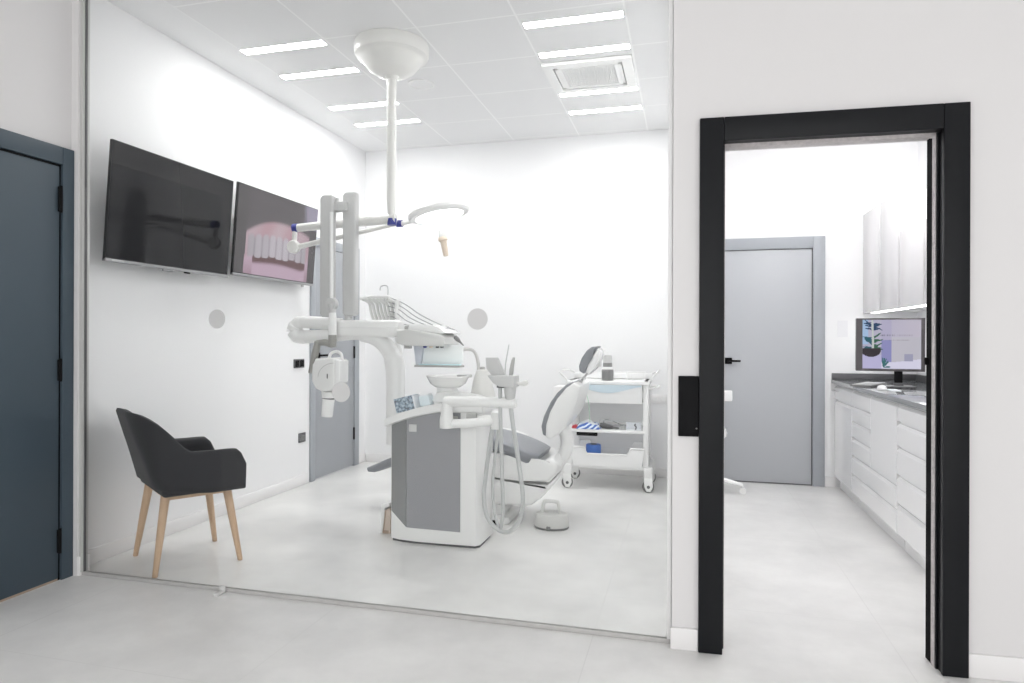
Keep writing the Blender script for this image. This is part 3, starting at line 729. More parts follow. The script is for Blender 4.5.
obj('touch_pad', MB().prism([(p_.x, p_.z) for p_ in s], 'y', ys-.012, ys+.012, .003), M['armgrey'], hold)
obj('holder_handle', MB().tube([P(516, 383, ys), P(520, 383.5, ys), P(524, 383.5, ys), P(528, 382, ys)], [.008, .009, .016, .012], 12), M['warm'], hold)
obj('saliva_ejector', MB().tube([P(505, 375, ys+.02), P(505.5, 364, ys+.02), P(509, 344.5, ys+.02)], [.004, .004, .003], 8), M['hose'], hold)
obj('suction_tip', MB().tube([P(511, 376, ys), P(511.5, 370, ys), P(513, 361, ys), P(514, 357.5, ys)], [.012, .013, .010, .006], 12), M['holdergrey'], hold)
obj('hose_clamp', MB().box((P(498, 386, ys).x, ys-.03, P(500, 387.5, ys).z), (P(504, 386, ys).x+.01, ys+.02, P(500, 384, ys).z), .004), M['dark'], hold)
# hoses
hz = lambda u, v, y: P(u, v, y)
obj('suction_hose', MB().tube(smooth_path([hz(500, 386, ys), hz(500.5, 420, ys-.015), hz(502, 470, ys), hz(503, 512, ys+.06), hz(500, 531, ys+.12)], 7), .0115, 12), M['hose'], U)
obj('suction_hose', MB().tube(smooth_path([hz(510, 402, ys), hz(513, 425, ys), hz(519, 465, ys), hz(523, 500, ys+.02), hz(519, 521, ys+.05), hz(508, 532, ys+.08), hz(496, 528, ys+.1), hz(487, 516, ys+.1), hz(484, 495, ys+.1), hz(487, 465, ys+.1), hz(490.5, 440, ys+.1), hz(492.5, 427, ys+.1)], 7), .0130, 12), M['hose'], U)
obj('suction_hose', MB().tube(smooth_path([hz(498.5, 428, ys+.12), hz(496, 450, ys+.12), hz(493, 480, ys+.12), hz(494, 510, ys+.12), hz(499, 529, ys+.12)], 7), .0090, 12), M['hose'], U)
obj('hose_block', MB().box((P(467, 416, 3.74).x, 3.72, .775), (P(477, 416, 3.74).x, 3.745, .815), .004), M['holdergrey'], U)

# glove box and tissue pack on the worktop
gb = P(395, 404, 3.84)
GT = Matrix.Translation((-1.645, 3.81, .7985)) @ Matrix.Rotation(-math.radians(17), 4, 'Y') @ Matrix.Rotation(math.radians(8), 4, 'Z')
g = thing('glove_box', 'small blue-grey patterned glove box on the left end of the unit', 'box', (-1.70, 3.80, .78))
def speck():
    m = mat('speckled_blue_print', (.42, .52, .62), .6); nt = m.node_tree; bs = nt.nodes['Principled BSDF']
    tc = nt.nodes.new('ShaderNodeTexCoord'); v = nt.nodes.new('ShaderNodeTexNoise'); v.inputs['Scale'].default_value = 55; v.inputs['Detail'].default_value = 3
    r = nt.nodes.new('ShaderNodeValToRGB'); e = r.color_ramp; e.elements[0].position = .38; e.elements[0].color = (.17, .19, .22, 1); e.elements[1].position = .62; e.elements[1].color = (.52, .60, .66, 1)
    k = e.elements.new(.5); k.color = (.30, .38, .46, 1)
    nt.links.new(tc.outputs['Object'], v.inputs['Vector']); nt.links.new(v.outputs['Fac'], r.inputs[0]); nt.links.new(r.outputs[0], bs.inputs['Base Color']); return m
M['speck'] = speck()
GT = Matrix.Translation((-1.652, 3.83, .812)) @ Matrix.Rotation(-math.radians(14), 4, 'Y')
obj('carton', MB().box((-.082, -.05, .0), (.042, .06, .088), .002, GT), M['speck'], g)
obj('end_flap', MB().box((.0425, -.05, .002), (.052, .06, .084), .001, GT), M['paper'], g)
g2 = thing('tissue_pack', 'small pale blue and white paper pack beside the glove box', 'pack', (-1.56, 3.83, .84))
GT2 = Matrix.Translation((-1.548, 3.85, .842)) @ Matrix.Rotation(-math.radians(12), 4, 'Y')
obj('wrapper', MB().box((-.042, -.04, .0), (.026, .04, .062), .008, GT2), mat('pale_blue_wrapper', (.76, .84, .88), .6), g2)
obj('paper_edge', MB().box((-.036, -.034, .0625), (.022, .034, .070), .002, GT2), M['paper'], g2)

# ============================================================== X-RAY MACHINE
X = thing('dental_x_ray', 'pale grey folding x-ray arm and white tube head hanging left of the unit', 'x-ray machine', (-2.15, 3.98, 1.39))
def vbar(u0, u1, v0, v1, yc, d, cham):
    a = P(u0, v0, yc); c = P(u1, v1, yc)
    return MB().prism([(a.x, a.z-cham), (a.x+cham, a.z), (c.x-cham*.5, a.z), (c.x, a.z-cham*.5), (c.x, c.z+.012), (c.x-.02, c.z), (a.x+.015, c.z), (a.x, c.z+.02)], 'y', yc-d, yc+d, .012, seg=3)
obj('rear_lift_arm', vbar(344.5, 357, 193, 316, 3.98, .03, .02), M['armgrey'], X, sharp=50)
obj('front_lift_arm', vbar(322, 334, 196, 317, 3.92, .03, .02), M['armgrey'], X, sharp=50)
a = P(331, 203, 3.95); c = P(348, 211, 3.95)
obj('hinge_bridge', MB().box((a.x, 3.915, c.z), (c.x, 3.985, a.z), .006).tube([(P(338, 0, 3.95).x, 3.95, c.z), (P(338, 0, 3.95).x, 3.95, a.z+.03)], .012), M['armgrey'], X)
obj('mount_post', MB().tube([P(348.5, 321, 3.98), P(348.5, 312, 3.98)], .026, 18), M['armgrey'], X)
xb = 3.86
obj('push_rod', MB().tube([P(331.5, 212, 3.875), P(331.5, 298, 3.875)], .012, 12), M['white'], X)
k0 = P(332, 304, xb)
obj('knuckle', MB().lathe([(.036, -.022), (.04, -.014), (.04, .014), (.036, .022)], T=Matrix.Translation(k0) @ Matrix.Rotation(PI/2, 4, 'X'), n=26).tube([k0, P(332.5, 313, xb)], [.03, .022], 16), M['armgrey'], X)
obj('drop_tube', MB().tube([P(332.5, 310, xb), P(332.5, 318, xb), P(332.5, 336, xb)], [.020, .026, .0265], 20), M['white'], X)
yk = obj('yoke', MB().tube([P(332.5, 335, xb), P(332.5, 347, xb)], .0265, 20).tube([P(333, 344.5, xb), P(325, 342.5, xb), P(317, 343, xb)], [.024, .021, .019], 14)
   .tube([P(318, 341.5, xb), P(315.5, 352, xb), P(313, 364, xb), P(311, 373, xb)], [.022, .024, .022, .018], 14), M['yoke'], X, label='taupe yoke')
# tube head
def q2(u, v): p_ = P(u, v, xb-.02); return (p_.x, p_.z)
hdp = [q2(318, 358.5), q2(336, 357.5), q2(338, 359), q2(338, 386), q2(333, 391), q2(325, 391.5), q2(318, 388), q2(314.5, 381), q2(314.5, 371), q2(316, 364)]
head = obj('tube_head', MB().prism(hdp, 'y', xb-.06, xb+.06, .016, seg=4), M['white'], X, sharp=50)
a = P(339, 359.5, xb); c = P(346.5, 388, xb)
obj('head_end_cap', MB().prism([q2(336, 358.5), q2(341, 359), q2(343.5, 361), q2(343, 382), q2(340, 386), q2(336, 387)], 'y', xb-.056, xb+.056, .012, seg=3), M['gloss'], head)
sm = smooth_path([P(329, 358, xb-.02), P(331.5, 353, xb-.02), P(336.5, 351.5, xb-.02), P(341, 354, xb-.02), P(342.5, 360, xb-.02)], 5)
obj('carry_handle', MB().tube(sm, .010, 10), M['white'], head)
obj('indicator_mark', MB().box((P(326, 0, xb-.106).x, xb-.0825, P(0, 372, xb-.1).z), (P(326, 0, xb-.106).x+.006, xb-.0795, P(0, 368, xb-.1).z)), M['dark'], head)
arc = [P(318+16*(1-math.cos(t)), 377-14*math.sin(t), xb-.0805) for t in [PI*.5*k/8 for k in range(9)]]
obj('groove_line', MB().tube(arc, .0015, 6), M['holdergrey'], head)
obj('cone_ring', MB().tube([P(329, 391.5, xb-.02), P(328.8, 397.8, xb-.02)], [.048, .043], 24), M['white'], head)
obj('cone_seam', MB().tube([P(328.8, 397.6, xb-.02), P(328.7, 398.8, xb-.02)], .040, 24), M['black'], head)
obj('aiming_cone', MB().tube([P(328.7, 398.6, xb-.02), P(327, 416.5, xb-.02)], [.040, .036], 26), M['gloss'], head)

# ============================================================== PATIENT CHAIR
C = thing('dental_chair', 'white patient chair with slate cushions, raised backrest and headrest behind the unit', 'dental chair', (-1.25, 4.55, 0))
yc = 4.55
def slab(prof_top, thick, hw, yc, n=14, edge=.035):
    """cushion swept along a side profile (x, z) with a rounded cross-section"""
    pts = smooth_path([Vector((x_, 0, z_)) for x_, z_ in prof_top], 6); rows = []
    m = len(pts)
    for i, p_ in enumerate(pts):
        t = (pts[min(i+1, m-1)]-pts[max(i-1, 0)]).normalized(); nrm = Vector((-t.z, 0, t.x))
        th = thick(i/(m-1)) if callable(thick) else thick; w = hw(i/(m-1)) if callable(hw) else hw
        row = []
        for k in range(n*2):
            a = 2*PI*k/(n*2); ca, sa = math.cos(a), math.sin(a)
            yy = w*math.copysign(abs(ca)**.35, ca); zz = th/2*math.copysign(abs(sa)**.38, sa)
            row.append(Vector((p_.x, yc, p_.z))+nrm*(zz-th/2)+Vector((0, yy, 0)))
        rows.append(row)
    b = MB().grid(rows, closed_v=True); b._add(rows[0], [list(range(n*2))[::-1]]); b._add(rows[-1], [list(range(n*2))]); return b
def endtap(t, a=.06, lo=.35): 
    e = min(t, 1-t); return lo+(1-lo)*min(1, (e/a))**.5 if e < a else 1
obj('seat_cushion', slab([(-2.285, .300), (-2.0, .425), (-1.72, .545), (-1.5, .60), (-1.3, .585), (-1.12, .54), (-.955, .475)], lambda t: (.055+.035*min(1, t*3))*endtap(t, .04, .65), lambda t: .25*endtap(t, .05, .8)*min(1, .42+t*2.2), yc), M['cushion'], C, sharp=60)
obj('leg_rest_frame', slab([(-1.95, .38), (-1.8, .42), (-1.66, .445), (-1.45, .495)], .04, .19, yc), M['white'], C, sharp=60)
def q5(u, v): p_ = P(u, v, 4.31); return (p_.x, p_.z)
obj('seat_frame', MB().prism([(-1.66, .44), (-1.5, .50), (-1.36, .50), q5(519, 458), q5(540, 463.5), q5(549, 459), q5(553, 459.5), q5(558.5, 467), q5(557, 471), q5(548.5, 483), q5(519, 481), q5(496, 477.5), (-1.62, .34)], 'y', 4.31, 4.79, .028, seg=4), M['white'], C, sharp=50)
obj('hull_seam', MB().prism([(-1.60, .350), (-1.60, .335), q5(496, 478.5), q5(519, 482), q5(546, 484.5), q5(546, 482), q5(519, 480), q5(496, 476.5)], 'y', 4.325, 4.77), mat('seam_grey', (.22, .22, .22), .6), C)
obj('lower_hull', MB().prism([(-1.60, .335), q5(496, 479.5), q5(519, 483), q5(548.5, 485), q5(549.5, 488), q5(541.5, 498), q5(531, 506), q5(525, 507), (-1.58, .13), (-1.66, .24)], 'y', 4.315, 4.785, .028, seg=4), M['white'], C, sharp=50)
obj('base_plate', MB().prism([(-1.72, 4.34), (-1.66, 4.28), (-1.22, 4.28), (-1.16, 4.34), (-1.16, 4.76), (-1.22, 4.82), (-1.66, 4.82), (-1.72, 4.76)], 'z', 0, .045, .008).prism([(-1.6, .04), (-1.22, .04), (-1.25, .15), (-1.5, .15)], 'y', 4.38, 4.72, .01), M['white'], C)
obj('base_switch', MB().box((-1.27, 4.262, .010), (-1.225, 4.2795, .038), .003), M['black'], C)
# armrest behind
obj('armrest', MB().tube(smooth_path([P(494, 428.5, 4.86), P(512, 431, 4.86), P(527, 436, 4.86)], 6), .017, 12, flat=((0, 0, 1), .8)).tube([P(497, 430, 4.86), P(499, 447, 4.85)], .016, 10), M['white'], C)
# backrest: cushion + shell from side profiles
bp = [P(546.5, 431, 4.40), P(549, 412, 4.40), P(559, 394, 4.42), P(571, 382, 4.44)]
def q3(u, v): p_ = P(u, v, 4.40); return (p_.x, p_.z)
front = [q3(548.5, 437), q3(543.5, 434), q3(542, 426), q3(544.5, 416), q3(551, 402), q3(558.5, 392), q3(567, 384), q3(574.5, 381.5)]
mid = [q3(577.5, 384), q3(571, 391), q3(564, 401), q3(558, 413), q3(553, 424), q3(551.5, 434)]
b = MB().prism(front+mid, 'y', 4.36, 4.80, .022, seg=4)
obj('backrest_cushion', b, M['cushion'], C, sharp=50)
shellp = [q3(546.5, 436.5), q3(547, 424), q3(551, 411), q3(558.5, 398), q3(566.5, 387.5), q3(575, 382), q3(581, 386), q3(581, 391), q3(577.5, 403), q3(573, 415), q3(564, 428), q3(556, 436), q3(552, 438.5)]
obj('backrest_shell', MB().prism(shellp, 'y', 4.352, 4.81, .018, seg=4), M['white'], C, sharp=50)
obj('backrest_support', MB().tube(smooth_path([P(563, 428, 4.58), P(567, 438, 4.58), P(566, 450, 4.58), P(560, 460, 4.57), P(550, 466, 4.56)], 5), [.045]*21, 16), M['white'], C)
obj('release_lever', MB().tube([P(553, 469, 4.36), P(557, 464, 4.36)], .014, 10), M['rubber'], C)
# headrest
def q4(u, v): p_ = P(u, v, 4.48); return (p_.x, p_.z)
obj('headrest_cushion', MB().prism([q4(584, 373.5), q4(580, 371), q4(579.3, 366), q4(582, 358), q4(587, 350.5), q4(592, 346.8), q4(597, 346.3), q4(596, 349.5), q4(591.5, 357), q4(588.5, 365), q4(586.5, 372)], 'y', 4.45, 4.72, .014, seg=4), M['cushion'], C, sharp=50)
obj('headrest_shell', MB().prism([q4(585, 372), q4(587, 365), q4(592, 357.5), q4(596.3, 350), q4(598, 348.5), q4(600.5, 352), q4(599, 360), q4(594, 369), q4(589, 374)], 'y', 4.46, 4.71, .012, seg=3), M['gloss'], C, sharp=50)
obj('headrest_bar', MB().tube([P(578.5, 388, 4.58), P(583, 378, 4.58), P(587, 374, 4.58), P(591, 373, 4.58), P(597.5, 360, 4.58)], .0085, 10), mat('bar_grey', (.48, .48, .48), .3), C)
obj('headrest_joint', MB().box(tuple(P(597, 364, 4.60)-Vector((.0, .05, .02))), tuple(P(601, 358.5, 4.60)+Vector((0, .05, 0))), .01), M['armgrey'], C)
obj('headrest_clamp', MB().tube([P(579.5, 388, 4.55), P(577.5, 381, 4.55)], .03, 14), M['armgrey'], C)

# foot control
fp = Vector((-.868, 4.345, 0))
fc = thing('foot_pedal', 'white oval foot pedal with a carrying hoop on the floor beside the chair', 'foot pedal', fp)
obj('base_ring', MB().lathe([(.112, 0), (.116, .006), (.116, .014)], fp, 40, sy=.8), M['rubber'], fc)
obj('housing', MB().lathe([(.115, .014), (.117, .03), (.112, .080), (.106, .094), (.09, .10), (.0, .10)], fp, 48, sy=.8), mat('putty_plastic', (.60, .60, .585), .35), fc)
h = [fp+Vector((x_, -.02, z_)) for x_, z_ in ((-.064, .07), (-.056, .13), (-.048, .168), (-.034, .178), (.034, .178), (.048, .168), (.056, .13), (.064, .07))]
obj('hoop_handle', MB().tube(smooth_path(h, 4), .013, 12), mat('hoop_plastic', (.66, .66, .645), .35), fc)
obj('toe_button', MB().box(tuple(fp+Vector((-.018, -.1, .0))), tuple(fp+Vector((.01, -.085, .03))), .006), M['rubber'], fc)
# second foot item left of the unit base
fs = thing('foot_switch', 'small white and tan foot switch on the floor left of the unit base', 'foot switch', (-1.88, 3.99, 0))
a = P(384.6, 503, 3.99); c = P(388, 533, 3.99)
obj('switch_shell', MB().prism([(a.x, .0), (a.x+.012, .185), (a.x+.028, .195), (a.x+.065, .195), (a.x+.065, .175), (a.x+.034, .165), (a.x+.018, .0)], 'y', 3.92, 4.06, .002), M['white'], fs)
obj('wedge_fill', MB().prism([(a.x+.0195, .0), (a.x+.038, .15), (a.x+.07, .16), (a.x+.07, .0)], 'y', 3.925, 4.05), mat('pale_tan_plastic', (.62, .53, .46), .6), fs)
obj('wedge_edge', MB().prism([(a.x+.019, .0), (a.x+.037, .15), (a.x+.045, .15), (a.x+.028, .02), (a.x+.06, .02), (a.x+.06, 0)], 'y', 3.92, 3.9245), M['brown'], fs)

# ==================================================================== TROLLEY
T_ = thing('instrument_trolley', 'white wheeled instrument trolley with trays and shelves by the back wall', 'trolley', (-.64, 5.78, 0))
tx0, tx1, ty0, ty1 = -.955, -.325, 5.54, 5.97
def tz(v): return P(600, v, ty0).z
zt_ = tz(381)
for x_ in (tx0+.0, tx1-.0):
    s = -1 if x_ == tx0 else 1
    obj('side_frame', MB().box((x_-.022, ty0+.005, .17), (x_+.022, ty0+.05, zt_), .006).box((x_-.022, ty1-.05, .17), (x_+.022, ty1-.005, zt_), .006).box((x_-.02, ty0+.05, .18), (x_+.02, ty1-.05, .24), .004).box((x_-.02, ty0+.05, zt_-.08), (x_+.02, ty1-.05, zt_), .004), M['white'], T_)
obj('top_tray', MB().box((tx0-.03, ty0-.01, zt_-.03), (tx1+.03, ty1+.01, zt_), .008).box((tx0-.03, ty1-.005, zt_), (tx1+.03, ty1+.01, zt_+.05), .004), M['gloss'], T_)
obj('rim_rail', MB().tube(smooth_path([(tx0-.02, ty0+.0, zt_), (tx0-.075, ty0-.02, zt_+.06), (tx0-.085, ty0+.02, zt_+.075), (tx0-.085, ty1-.05, zt_+.075), (tx0-.03, ty1, zt_+.05)], 4), .008, 8), M['white'], T_)
obj('rim_rail', MB().tube(smooth_path([(tx1+.02, ty0+.0, zt_), (tx1+.075, ty0-.02, zt_+.06), (tx1+.085, ty0+.02, zt_+.075), (tx1+.085, ty1-.05, zt_+.075), (tx1+.03, ty1, zt_+.05)], 4), .008, 8), M['white'], T_)
obj('rim_rail', MB().tube([(tx0+.28, ty0+.3, zt_+.06), (tx1-.02, ty0+.3, zt_+.065)], .0045, 8).tube([(tx0+.45, ty0+.3, zt_), (tx0+.45, ty0+.3, zt_+.062)], .0045, 8).tube([(tx1-.03, ty0+.3, zt_), (tx1-.03, ty0+.3, zt_+.062)], .0045, 8), M['white'], T_)
# drawer with pale blue curved lip
zd0, zd1 = tz(403), zt_-.031
dr = obj('drawer', MB().box((tx0+.03, ty0-.012, zd0), (tx1-.03, ty1-.03, zd1), .006), M['gloss'], T_)
pts = []
for i in range(17):
    t = i/16; xx = tx0+.035+(tx1-tx0-.07)*t; pts.append((xx, zd1-.012-.055*math.sin(PI*t)**1.6))
obj('blue_lip', MB().prism([(tx0+.035, zd1)]+pts+[(tx1-.035, zd1)], 'y', ty0-.022, ty0-.0125, .002), M['palebl'], dr, label='pale blue curved drawer lip')
obj('drawer_groove', MB().box((tx0+.06, ty0-.0135, zd0+.075), (tx1-.06, ty0-.0118, zd0+.079)), M['base'], dr)
obj('back_panel', MB().box((tx0+.022, ty1-.024, .25), (tx1-.022, ty1-.012, zd0), 0), mat('trolley_back', (.88, .88, .88), .5), T_)
zs = tz(430.5)
obj('shelf', MB().box((tx0+.012, ty0-.01, zs-.018), (tx1-.012, ty1-.026, zs+.008), .005), M['gloss'], T_)
obj('shelf_rail', MB().tube([(tx0+.25, ty0+.02, zs+.085), (tx1-.03, ty0+.02, zs+.075)], .003, 6).tube([(tx1-.03, ty0+.02, zs+.075), (tx1-.03, ty0+.02, zs)], .003, 6).tube([(tx0+.25, ty0+.02, zs+.085), (tx0+.25, ty0+.02, zs)], .003, 6), M['hose'], T_)
bx0 = P(576.5, 433, ty0+.01).x; bx1 = P(597, 433, ty0+.01).x
obj('black_bar', MB().box((bx0, ty0+.01, tz(436.5)), (bx1, ty0+.05, zs-.0185), .003), M['black'], T_, label='black power strip below the shelf')
# bottom basket with dipped rim
zb1, zb0, zdip = tz(447.5), tz(466), tz(454)
rim = [(tx0+.012, zb1), (tx0+.12, zb1), (tx0+.15, zdip), (tx1-.15, zdip), (tx1-.12, zb1), (tx1-.012, zb1)]
pr = rim+[(tx1-.03, zb0), (tx0+.03, zb0)]
bk = obj('basket', MB().prism(pr, 'y', ty0-.01, ty0+.005, .002).box((tx0+.03, ty0+.005, zb0), (tx1-.03, ty1-.03, zb0+.012)).prism(pr, 'y', ty1-.045, ty1-.03, .002), M['gloss'], T_)
obj('basket_rim', MB().tube([(x_, ty0-.012, z_) for x_, z_ in rim], .009, 8), M['white'], bk)
zf = tz(474)
obj('bottom_frame', MB().box((tx0+.0, ty0+.0, .175), (tx1-.0, ty0+.03, .20), .004).box((tx0, ty1-.03, .175), (tx1, ty1, .20), .004), M['white'], T_)
def caster(x_, y_, rr=.048):
    b = MB().lathe([(rr*.9, -.014), (rr, -.010), (rr, .010), (rr*.9, .014)], T=Matrix.Translation((x_, y_, rr)) @ Matrix.Rotation(PI/2, 4, 'X'), n=28)
    w_ = obj('caster', MB().box((x_-.036, y_-.026, .115), (x_+.036, y_+.026, .205), .012, seg=3).prism([(x_-.034, .12), (x_+.034, .12), (x_+.040, .05), (x_+.02, .008), (x_-.012, .008), (x_-.03, .05)], 'y', y_-.027, y_-.0165, .004), M['white'], T_)
    obj('wheel', b, M['rubber'], w_)
    obj('wheel_cap', MB().lathe([(.013, 0), (.012, .004)], T=Matrix.Translation((x_+.004, y_-.027, rr)) @ Matrix.Rotation(PI/2, 4, 'X'), n=16), M['dark'], w_)
for x_ in (tx0-.02, tx1+.02):
    for y_ in (ty0+.01, ty1-.03): caster(x_, y_)
obj('side_bin', MB().box((tx0-.155, ty0+.08, tz(418)+.0), (tx0-.024, ty0+.3, tz(388)), .01), M['base'], T_)
obj('push_handle', MB().tube(smooth_path([(tx1+.02, ty0+.05, zt_-.06), (tx1+.085, ty0+.05, zt_-.05), (tx1+.10, ty0+.2, zt_-.05), (tx1+.085, ty0+.35, zt_-.05), (tx1+.02, ty0+.35, zt_-.06)], 4), .009, 8), M['white'], T_)
# things on the trolley
q = P(607.3, 378, ty0+.08)
o = thing('lidded_jar', 'grey plastic jar with a pale domed lid on top of the trolley', 'jar', (q.x, ty0+.1, zt_))
zz = zt_
H_ = P(607, 354.5, ty0+.1).z - zt_
obj('jar_body', MB().lathe([(.046, 0), (.05, .006), (.051, H_*.40), (.046, H_*.43)], (q.x, ty0+.1, zz), 28), M['amber'], o)
obj('grey_band', MB().lathe([(.040, H_*.53), (.040, H_*.68)], (q.x, ty0+.1, zz), 28), M['amber'], o)
obj('neck_ring', MB().lathe([(.044, H_*.43), (.041, H_*.53)], (q.x, ty0+.1, zz), 28), M['white'], o)
obj('lid', MB().lathe([(.039, H_*.68), (.038, H_*.88), (.034, H_*.97), (.0, H_)], (q.x, ty0+.1, zz), 28), M['armgrey'], o)
o = thing('packet', 'blue and white striped plastic packet on the middle shelf', 'packet', (-.83, 5.66, zs+.008))
def stripes():
    m = mat('blue_white_stripes', (.8, .85, .95), .35); nt = m.node_tree; bs = nt.nodes['Principled BSDF']
    tc = nt.nodes.new('ShaderNodeTexCoord'); mp = nt.nodes.new('ShaderNodeMapping'); mp.inputs['Rotation'].default_value = (0, .6, 0)
    w = nt.nodes.new('ShaderNodeTexWave'); w.inputs['Scale'].default_value = 9; w.inputs['Distortion'].default_value = 5; w.inputs['Detail'].default_value = 2; w.bands_direction = 'Z'
    r = nt.nodes.new('ShaderNodeValToRGB'); e = r.color_ramp; e.elements[0].position = .42; e.elements[0].color = (.05, .14, .50, 1); e.elements[1].position = .6; e.elements[1].color = (.75, .84, .95, 1)
    nt.links.new(tc.outputs['Object'], mp.inputs[0]); nt.links.new(mp.outputs[0], w.inputs['Vector']); nt.links.new(w.outputs['Fac'], r.inputs[0]); nt.links.new(r.outputs[0], bs.inputs['Base Color']); return m
rows = []
for i in range(13):
    t = i/12; xx = P(578, 425, 5.62).x+(P(601, 425, 5.62).x-P(578, 425, 5.62).x)*t
    hh = .055*math.sin(PI*min(1, max(0, t*.92+.06)))**.6+.006*math.sin(t*17)
    rows.append([Vector((xx, 5.62+.09*math.cos(a), zs+.009+max(0, hh*math.sin(a))*(1+.1*math.sin(5*a+t*9)))) for a in [PI*k/10 for k in range(11)]])
b = MB().grid(rows); b._add(rows[0], [list(range(11))]); b._add(rows[-1], [list(range(11))])
obj('wrapper', b, stripes(), o, sharp=70)
obj('top_fold', MB().prism([(P(583, 0, 5.6).x, zs+.055), (P(590, 0, 5.6).x, zs+.083), (P(602, 0, 5.6).x, zs+.03), (P(597, 0, 5.6).x, zs+.028)], 'y', 5.57, 5.60, .004), M['paper'], o)
q = P(575.5, 428, 5.58)
tag(obj('red_packet', MB().prism([(q.x-.03, zs+.009), (q.x-.022, zs+.03), (q.x, zs+.04), (q.x+.02, zs+.03), (q.x+.028, zs+.009)], 'y', 5.545, 5.60, .004), M['red']), 'small red packet at the left end of the middle shelf', 'packet')
o = thing('handpiece_motor', 'black handpiece with a thin cable on the middle shelf', 'tool', (-.68, 5.6, zs+.008))
m0 = P(603, 425.5, 5.59); m1 = P(613, 427.5, 5.59)
obj('motor_body', MB().tube([m0+Vector((-.03, 0, .01)), m0, m0.lerp(m1, .5), m1], [.013, .024, .022, .012], 14), M['dark'], o)
obj('tip', MB().tube([m1, m1+Vector((.03, 0, -.002)), m1+Vector((.05, 0, -.006))], [.009, .010, .005], 12), M['rubber'], o)
obj('thin_cable', MB().tube(smooth_path([m0, m0+Vector((.02, 0, .05)), m0+Vector((.12, .0, .025)), m0+Vector((.18, 0, -.012))], 6), .003, 6), M['rubber'], o)
q = P(623, 427.5, 5.58)
tag(obj('dispenser_cup', MB().lathe([(.016, 0), (.02, .03), (.017, .03), (.013, .004)], (q.x, 5.6, zs+.0085), 18), M['hose']), 'small clear cup on the middle shelf right of the black handpiece', 'cup')
q = P(635.5, 425, 5.58)
o = thing('clear_box', 'clear plastic box at the right end of the middle shelf', 'box', (q.x, 5.6, zs+.008))
obj('container', MB().box((q.x-.075, 5.56, zs+.0085), (q.x+.045, 5.64, zs+.012)).box((q.x-.075, 5.56, zs+.012), (q.x-.072, 5.64, zs+.07)).box((q.x+.042, 5.56, zs+.012), (q.x+.045, 5.64, zs+.07)).box((q.x-.072, 5.637, zs+.012), (q.x+.042, 5.64, zs+.07)), M['paper'], o)
obj('hook', MB().tube(smooth_path([(q.x, 5.57, zs+.013), (q.x+.006, 5.57, zs+.035), (q.x-.006, 5.57, zs+.05), (q.x+.002, 5.57, zs+.062)], 5), .005, 8), M['dark'], o)
q = P(593, 451, 5.63)
o = thing('tape_roll', 'bright blue roll lying in the bottom basket of the trolley', 'roll', (q.x, 5.66, zb0+.0125))
zr = zb0+.0125; ztp = P(593, 444.5, 5.64).z
obj('blue_wrap', MB().lathe([(.062, 0), (.064, .004), (.064, ztp-zr-.012), (.06, ztp-zr), (.03, ztp-zr), (.03, ztp-zr-.02), (.0, ztp-zr-.02)], (q.x, 5.66, zr), 30), M['tape'], o)
obj('core', MB().lathe([(.029, ztp-zr-.019), (.029, ztp-zr+.004), (.024, ztp-zr+.004), (.024, ztp-zr-.019)], (q.x, 5.66, zr), 24), M['dark'], o)
q0 = P(583, 388, 5.53)
tag(obj('thin_cord', MB().tube(smooth_path([P(579, 383, 5.50), P(585, 391, 5.50), P(588.5, 402, 5.50), P(589.5, 415, 5.52), P(590, 422, 5.56)], 6), .0028, 6), mat('pale_green_cord', (.45, .66, .50), .5)), 'thin pale green cord hanging in front of the trolley drawer', 'cord')

# ============================================================== RIGHT-HAND ROOM
def cabinet(y0, y1, fronts, lab, handle=False):
    x0 = 1.215
    o = thing('base_cabinet', lab, 'cabinet', (1.5, (y0+y1)/2, 0), group='white base cabinets')
    obj('carcass', MB().box((x0+.02, y0+.002, .095), (XR-.004, y1-.002, .884)), M['gloss'], o)
    obj('toe_kick', MB().box((x0+.045, y0+.002, .0), (XR-.004, y1-.002, .094)), mat('toe_kick_grey', (.78, .78, .78), .4), o)
    for (a, b_, z0, z1, kind) in fronts:
        g = .002
        pr = [(x0+.019, z0+g), (x0, z0+g), (x0, z1-.032), (x0+.014, z1-.014), (x0+.019, z1-.014)]
        f = obj('drawer' if kind == 'd' else 'door', MB().prism(pr, 'y', a+g, b_-g), M['gloss'], o, sharp=20)
    if handle:
        obj('handle', MB().tube([(x0-.0, y1-.20, .83), (x0-.028, y1-.19, .83), (x0-.028, y1-.05, .83), (x0, y1-.04, .83)], .006, 8), M['steel'], o)
cabinet(5.55, 6.16, [(5.55, 6.16, .76, .884, 'd'), (5.55, 6.16, .10, .755, 'l')], 'white gloss base cabinet nearest the back wall with a metal bar handle', True)
cabinet(4.43, 5.545, [(5.02, 5.545, .76, .884, 'd'), (5.02, 5.545, .645, .758, 'd'), (5.02, 5.545, .52, .643, 'd'), (4.43, 5.018, .385, .884, 'l'), (5.02, 5.545, .385, .518, 'd'), (4.43, 5.545, .243, .383, 'd'), (4.43, 5.545, .10, .241, 'd')], 'wide white gloss base cabinet in the middle of the run, with short and long drawers')
cabinet(3.52, 4.425, [(3.52, 4.425, .772, .884, 'd'), (3.52, 4.425, .625, .770, 'd'), (3.52, 4.425, .455, .623, 'd'), (3.52, 4.425, .285, .453, 'd'), (3.52, 4.425, .10, .283, 'd')], 'white gloss base cabinet nearest the black door frame, with a stack of five drawers')
w = thing('worktop', 'dark slate worktop with low upstand over the white base cabinets', 'worktop', (1.5, 4.8, .886))
obj('slab', MB().box((1.192, 3.50, .886), (XR-.002, 6.184, .918), .003), M['top'], w)
